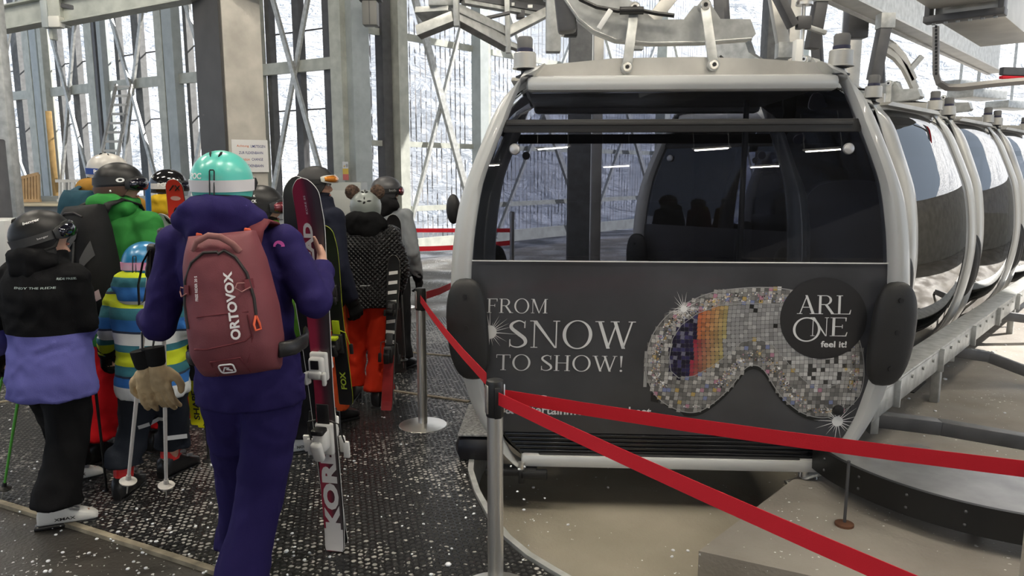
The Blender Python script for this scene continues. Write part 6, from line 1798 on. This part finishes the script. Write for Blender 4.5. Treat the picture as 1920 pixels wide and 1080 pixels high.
def binding(r, on, z0, m, m2, s=1.0, brake=True):
    """toe and heel piece standing on the top sheet, z0 at the boot centre"""
    def T(z): return Matrix.Translation(on(0, z, 0)) @ Matrix.Scale(s, 4)
    t = MB()
    M = T(z0 + .16)
    t.box((0, -.012, 0), (.068, .024, .11), .008, M=M); t.box((0, -.035, .005), (.058, .034, .075), .012, M=M); t.box((0, -.055, -.02), (.05, .02, .03), .008, M=M)
    tp = t.build('toe_piece', m, r, 60)
    for sx in (1, -1): MB().box((sx * .033, -.05, -.035), (.016, .028, .05), .006, M=M, rz=sx * .3).build('toe_wing', m, tp, 60)
    MB().box((0, -.053, .018), (.032, .006, .035), .003, M=M).build('scale_window', m2, tp)
    M = T(z0 - .17)
    t = MB(); t.box((0, -.012, 0), (.07, .024, .13), .008, M=M); t.box((0, -.045, .01), (.055, .055, .085), .014, M=M); 
    hp_ = t.build('heel_piece', m, r, 60)
    MB().box((0, -.082, -.022), (.042, .03, .085), .010, M=M, rx=.35).build('heel_lever', m, hp_, 60)
    MB().box((0, -.06, .052), (.05, .05, .022), .008, M=M).build('heel_cup', m2, hp_)
    if brake:
        M = T(z0 - .06)
        for sx in (1, -1):
            MB().tube([M @ Vector(p) for p in ((sx * .03, -.02, -.02), (sx * .062, -.02, -.03), (sx * .066, -.002, -.09), (sx * .07, .012, -.13))], .0035, 6).build('brake_arm', m2, hp_)
            MB().box((sx * .074, .012, -.15), (.026, .014, .07), .006, M=M).build('brake_foot', m, hp_)
        MB().box((0, -.016, .0), (.05, .006, .09), .003, M=M).build('brake_pedal', m2, hp_)
BASE = mat('ski_base_black', (.012, .012, .013), .4)
def kore_top():
    m = mat('kore_top', (.1, .02, .03), .3, coat=.4)
    nt = m.node_tree
    tc = _n(nt, 'ShaderNodeTexCoord'); sp = _n(nt, 'ShaderNodeSeparateXYZ'); nt.links.new(tc.outputs['Object'], sp.inputs[0])
    mp = _n(nt, 'ShaderNodeMapping'); mp.inputs['Scale'].default_value = (160, 1, 3); nt.links.new(tc.outputs['Object'], mp.inputs[0])
    no = _n(nt, 'ShaderNodeTexNoise'); no.inputs['Scale'].default_value = 1; no.inputs['Detail'].default_value = 3; nt.links.new(mp.outputs[0], no.inputs['Vector'])
    v = math_node(nt, 'MULTIPLY_ADD', no.outputs['Fac'], .022, sp.outputs[0])
    cr = _n(nt, 'ShaderNodeValToRGB'); el = cr.color_ramp.elements
    el[0].position = .28; el[0].color = (.33, .03, .065, 1); el[1].position = .72; el[1].color = (.075, .060, .064, 1)
    e_ = el.new(.48); e_.color = (.10, .03, .045, 1)
    u = math_node(nt, 'MULTIPLY_ADD', v, 9.0, .31); nt.links.new(u, cr.inputs[0])
    nt.links.new(cr.outputs[0], nt.nodes['Principled BSDF'].inputs['Base Color'])
    return m
KTOP = kore_top()
tailK, tipK = P(630, 1030, 3.14), P(577, 331, 2.97)
kw = [(0, .0455), (.12, .0475), (.45, .041), (.78, .052), (.90, .0575), (.965, .056), (1, .05)]
fc = (-.18, -1, .0)
kA, onK, LK, hK = ski('wine red and black ski held upright by the navy suit, white letters down it', tailK, tipK, fc, kw, BASE, KTOP, WHITE, 'pair of wine red skis', curl=.05, tipround=.075)
binding(kA, onK, LK * .435, BOOTW, BLACK, 1.12)
kd = Vector((-.02, .030, .0))
kB, onK2, _, _ = ski('second wine red ski, base to base behind the first, its black tip beside it', Vector(tailK) + Vector((.004, .026, .01)), Vector(tipK) + Vector((-.085, .06, -.004)), (.18, 1, 0), kw, BASE, KTOP, WHITE, 'pair of wine red skis', curl=.05, tipround=.075)
binding(kB, onK2, LK * .435, BOOTW, BLACK, 1.12)
KW = mat('kore_white', (.72, .70, .70), .5)
def kf(z, x0, s=1): return lambda a, b: onK(x0 - b, z + a)
# letters read upwards along the ski
lettering('HEAD', lambda a, b: onK(-.012 - b, LK * .825 + a), .040, KW, kA, .22, bold=.05)
lettering('KORE 85', lambda a, b: onK(-.006 - b, LK * .935 + a), .008, KW, kA, .075, bold=.0)
lettering('KORE', lambda a, b: onK(.0 - b, LK * .185 + a), .072, KW, kA, .40, bold=.055)
MB().grid(lambda u, v: onK((2 * u - 1) * hK(.004 + .105 * v) * .94, .004 + .105 * v), 4, 10).build('white_tail', KW, kA, 0, fix=False)
MB().add([onK(x, LK * .555 + z) for x, z in ((0, .024), (.018, .014), (.018, -.016), (0, -.026), (-.018, -.016), (-.018, .014))], [tuple(range(6))]).build('shield', mat('shield_pale', (.30, .33, .36), .5), kA, 0, fix=False)
MB().add([onK(x, LK * .555 + z, .003) for x, z in ((.012, .008), (.012, -.006), (-.012, -.006), (-.012, .008))], [(0, 1, 2, 3)]).build('shield_flag', mat('shield_blue', (.03, .06, .25), .5), kA, 0, fix=False)
MB().add([onK(x, LK * .555 + z, .004) for x, z in ((.012, .003), (.012, -.001), (-.012, -.001), (-.012, .003))], [(0, 1, 2, 3)]).build('shield_cross', mat('shield_yellow', (.6, .45, .03), .5), kA, 0, fix=False)
# red ski with a bird, white ski with black corners
q0, q1 = P(335, 640, 4.7), P(328, 334, 4.62)
q0 = Vector((q0.x, 4.85, .06)); q1 = P(328, 334, 4.62)
rS, onR, LR, hR = ski('bright red ski standing upright with a black and white bird and black letters', q0, q1, (.12, -1, 0), [(0, .05), (.5, .042), (.85, .056), (1, .05)], BASE, mat('ski_red', (.72, .04, .03), .3, coat=.4), curl=.04)
lettering('TIGER', lambda a, b: onR(.0 - b, LR * .74 + a), .034, INK_BLACK, rS, .20, bold=.03)
for x, z, rx, rz, m, off in ((0, LR * .865, .021, .040, INK_BLACK, .002), (.003, LR * .858, .012, .026, WHITE_PRINT, .003), (.0, LR * .925, .030, .014, mat('pale_rose', (.75, .42, .38), .5), .002)):
    MB().add([onR(x + rx * math.cos(t), z + rz * math.sin(t), off) for t in [2 * PI * i / 24 for i in range(24)]], [tuple(range(24))]).build('bird_print', m, rS, 0, fix=False)
for a in ((-.030, .0, .0, .035), (-.004, .034, -.024, .004), (.004, .0, .034, .034), (.030, .004, .008, .036)):
    MB().tube([onR(a[0], LR * .955 + a[1], .002), onR(a[2], LR * .955 + a[3], .002)], .0035, 4).build('mark_print', INK_BLACK, rS, 0)
q0, q1 = Vector((P(318, 600, 4.75).x, 4.85, .05)), P(305, 398, 4.65)
wS, onW, LW, hW_ = ski('white ski tip with black corner marks behind the pole grips', q0, q1, (.1, -1, 0), [(0, .055), (.5, .05), (.85, .066), (1, .062)], BASE, mat('ski_white', (.72, .72, .70), .3, coat=.4), WHITE, curl=.04, tipround=.09)
for s_ in (1, -1):
    MB().add([onW(s_ * x, LW - z) for x, z in ((.018, .012), (.046, .040), (.056, .068), (.040, .066), (.026, .045))], [(0, 1, 2, 3, 4)]).build('corner_mark', INK_BLACK, wS, 0, fix=False)
# yellow and black skis behind the child
for k, (a, b, lab) in enumerate((((373, 795, 3.98), (347, 560, 3.92), 'yellow and black ski between the child and the navy suit, the left one'), ((386, 800, 4.05), (356, 560, 3.98), 'yellow and black ski between the child and the navy suit, the right one'))):
    y_, on_, L_, h_ = ski(lab, P(*a), P(*b), (-.2, -1, 0), [(0, .045), (.5, .04), (.85, .05), (1, .045)], BASE, mat('ski_yellow', (.62, .60, .01), .3, coat=.4) if k == 0 else bpy.data.materials['ski_yellow'], BLACK, curl=.03, group=None)
    lettering('SHAPE', lambda a_, b_: on_(.0 - b_, L_ * .16 + a_), .036, INK_BLACK if k == 0 else WHITE_PRINT, y_, .17, bold=.03)
    MB().grid(lambda u, v: on_((2 * u - 1) * .036, L_ * (.02 + .12 * v) if k else L_ * (.36 + .26 * v), .001), 2, 4).build('black_band', INK_BLACK, y_, 0, fix=False)
# black and lime ski right of the wine red pair
g0 = P(655, 758, 4.95); g1 = P(608, 400, 4.75)
lS, onL, LL, hL = ski('black ski with lime edge and lettering between the wine red skis and the orange trousers', P(650, 757, 4.66), P(612, 420, 4.52), (-.25, -1, 0), [(0, .05), (.5, .042), (.85, .055), (1, .05)], BASE, mat('ski_black', (.015, .015, .016), .3, coat=.4), mat('lime_edge', (.45, .55, .03), .4), curl=.04)
binding(lS, onL, LL * .50, mat('binding_black', (.02, .02, .021), .35), mat('lime_plastic', (.42, .52, .02), .4), 1.0)
lettering('FOX', lambda a, b: onL(.0 - b, LL * .14 + a), .040, mat('lime_print', (.40, .50, .05), .5), lS, .12, bold=.03)
# black and white striped ski with a red tail, carried by the quilted jacket
jt, jp = P(725, 770, YJ - .22), P(740, 478, YJ - .12)
jS, onJ, LJ, hJ = ski('black and white striped ski with a red tail, carried by the quilted jacket', jt, jp, (-.1, -1, 0), [(0, .042), (.5, .036), (.85, .046), (1, .042)], BASE, mat('ski_dark', (.02, .02, .021), .3, coat=.4), curl=.03)
MB().grid(lambda u, v: onJ((2 * u - 1) * hJ(.004 + LJ * .36 * v) * .94, .004 + LJ * .36 * v), 3, 12).build('red_tail', mat('ski_tail_red', (.42, .03, .03), .35, var=.3, vscale=12), jS, 0, fix=False)
for k in range(9):
    z = LJ * (.375 + .062 * k); w_ = .032
    MB().add([onJ(-w_, z), onJ(w_, z + (.012 if k > 2 else 0)), onJ(w_, z + (.036 if k > 2 else .024)), onJ(-w_, z + .024)], [(0, 1, 2, 3)]).build('white_stripe', WHITE_PRINT, jS, 0, fix=False)
binding(jS, onJ, LJ * .52, bpy.data.materials['binding_black'], DARK_STEEL, .95)
# black ski tip against the grey jacket
k0, k1 = Vector((P(745, 560, 6.0).x, 6.05, .05)), P(737, 401, 6.0)
ski('black ski tip standing against the pale grey jacket', k0, k1, (.1, -1, 0), [(0, .05), (.5, .045), (.85, .062), (1, .058)], BASE, bpy.data.materials['ski_dark'], curl=.04, tipround=.09)
# ------------------------------------------------------------------ ski poles
def pole(label, top, bot, m, grip=True, basket=True, basketm=None, strap=True, r=.0075, cat='ski pole', group=None, tip_len=.06, gripm=None):
    M, L = axes(bot, top, (0, -1, 0))
    p = empty('ski_pole'); p.matrix_world = M; tag(p, label, cat, group)
    MB().tube([(0, 0, tip_len), (0, 0, L * .5), (0, 0, L - .02)], [r * .8, r, r], 10).build('shaft', m, p)
    MB().tube([(0, 0, 0), (0, 0, tip_len + .01)], [.0025, .005], 8).build('tip', ALU, p)
    if basket: MB().lathe([(.008, tip_len - .01), (.034, tip_len), (.036, tip_len + .006), (.012, tip_len + .014), (.01, tip_len + .035)], 18).build('basket', basketm or BLACK, p)
    if grip:
        MB().lathe([(.011, L - .13), (.015, L - .12), (.0165, L - .09), (.014, L - .075), (.0165, L - .055), (.0145, L - .035), (.0185, L - .012), (.019, L), (.012, L + .008)], 16).build('grip', gripm or BLACK, p, 60)
        if strap: MB().tube([(0, -.016, L - .01), (-.015, -.03, L - .06), (-.022, -.035, L - .16), (-.008, -.04, L - .24), (.008, -.035, L - .22), (.012, -.028, L - .10), (.004, -.018, L - .01)], .011, 6, flat=.25).build('strap', BLACK, p)
    return p
WPOLE = mat('pole_white', (.62, .60, .58), .35)
PALEB = mat('basket_pale', (.52, .50, .47), .5)
pole('white ski pole held by the navy suit, its basket hanging before the child\'s left boot', P(285, 462, 2.93), P(238, 925, 3.12), WPOLE, basketm=PALEB, r=.009)
pole('white ski pole held by the navy suit, its basket hanging beside the child\'s right boot', P(304, 432, 2.95), P(312, 932, 3.2), WPOLE, basketm=PALEB, r=.009)
GRNP = mat('pole_green', (.10, .42, .06), .4)
pole('bright green ski pole leaning at the left of the lilac hem', P(52, 640, YBp + .17), G(4, 935, .015), GRNP)
pole('bright green ski pole cut by the left edge of the picture', P(22, 640, YBp + .3), P(-22, 810, YBp + .1), GRNP, basket=False)
GBP = bands('pole_green_black', [(-1, (.01, .01, .01)), (.76, (.10, .42, .06)), (.86, (.55, .55, .55)), (.89, (.10, .42, .06))], rough=.4, lo=-1, hi=2)
pole('black ski pole with a green upper end and white grip, right of the lilac hem', P(156, 520, YBp + .12), P(203, 945, YBp + .32), GBP, gripm=WHITE)
pole('plain black ski pole hanging straight down behind the lilac hem', P(150, 640, YBp + .30), P(145, 945, YBp + .30), mat('pole_black', (.012, .012, .013), .35), strap=False)
pole('thin black ski pole with a small basket between the child and the navy suit', P(368, 640, 3.85), P(394, 882, 3.9), bpy.data.materials['pole_black'], r=.006, strap=False)
pole('thin ski pole hanging from the gloved hand of the quilted jacket', P(749, 520, YJ + .03), P(757, 690, YJ + .1), bpy.data.materials['pole_black'], r=.006)
BLP = bands('pole_blue_white', [(-1, (.02, .13, .38)), (1.05, (.55, .55, .6)), (1.12, (.02, .13, .38))], rough=.4, lo=-1, hi=2)
pole('blue ski pole rising between the brown helmet pad and the red ski', P(276, 335, 4.55), Vector((P(284, 700, 4.7).x, 4.75, .02)), BLP, grip=False, basketm=BLACK, r=.016)
# ------------------------------------------------------------------ leather gloves hanging on the poles
TAN = mat('tan_leather', (.46, .34, .19), .65, var=.3, vscale=14, bump=.25, bscale=60)
for k, (px, py, yw, lab) in enumerate(((274, 684, .25, 'tan leather glove with a black cuff clipped to the white poles, the left one'), (291, 680, -.25, 'tan leather glove with a black cuff clipped to the white poles, the right one'))):
    p = P(px, py, 2.93 + .0 * k - .03); g_ = empty('ski_glove', p); g_.rotation_euler = (0, -.16 + .05 * k, yw); tag(g_, lab, 'glove')
    mb = MB(); Mh = Matrix(((1 if k else -1, 0, 0, 0), (0, 0, -1, 0), (0, -1, 0, -.01), (0, 0, 0, 1)))
    hand(mb, Mh, .30, 1.4, [(.03, .02, -.01), (.062, .05, -.02), (.072, .085, -.03), (.062, .11, -.035)], s=1.08, spread=1.35)
    link('leather_hand', fused(mb, .0055, 2, .003, 25, k), TAN, g_, 180)
    MB().lathe([(.036, .0), (.042, .01), (.046, .05), (.047, .075), (.038, .072)], 22, Matrix.Translation((0, 0, -.012)) @ Matrix.Scale(.8, 4, (0, 1, 0))).build('cuff', GLOVEB, g_)
    MB().tube([(0, 0, .06), (.004, .01, .09), (0.01, .02, .13)], .004, 6).build('clip_loop', BLACK, g_)
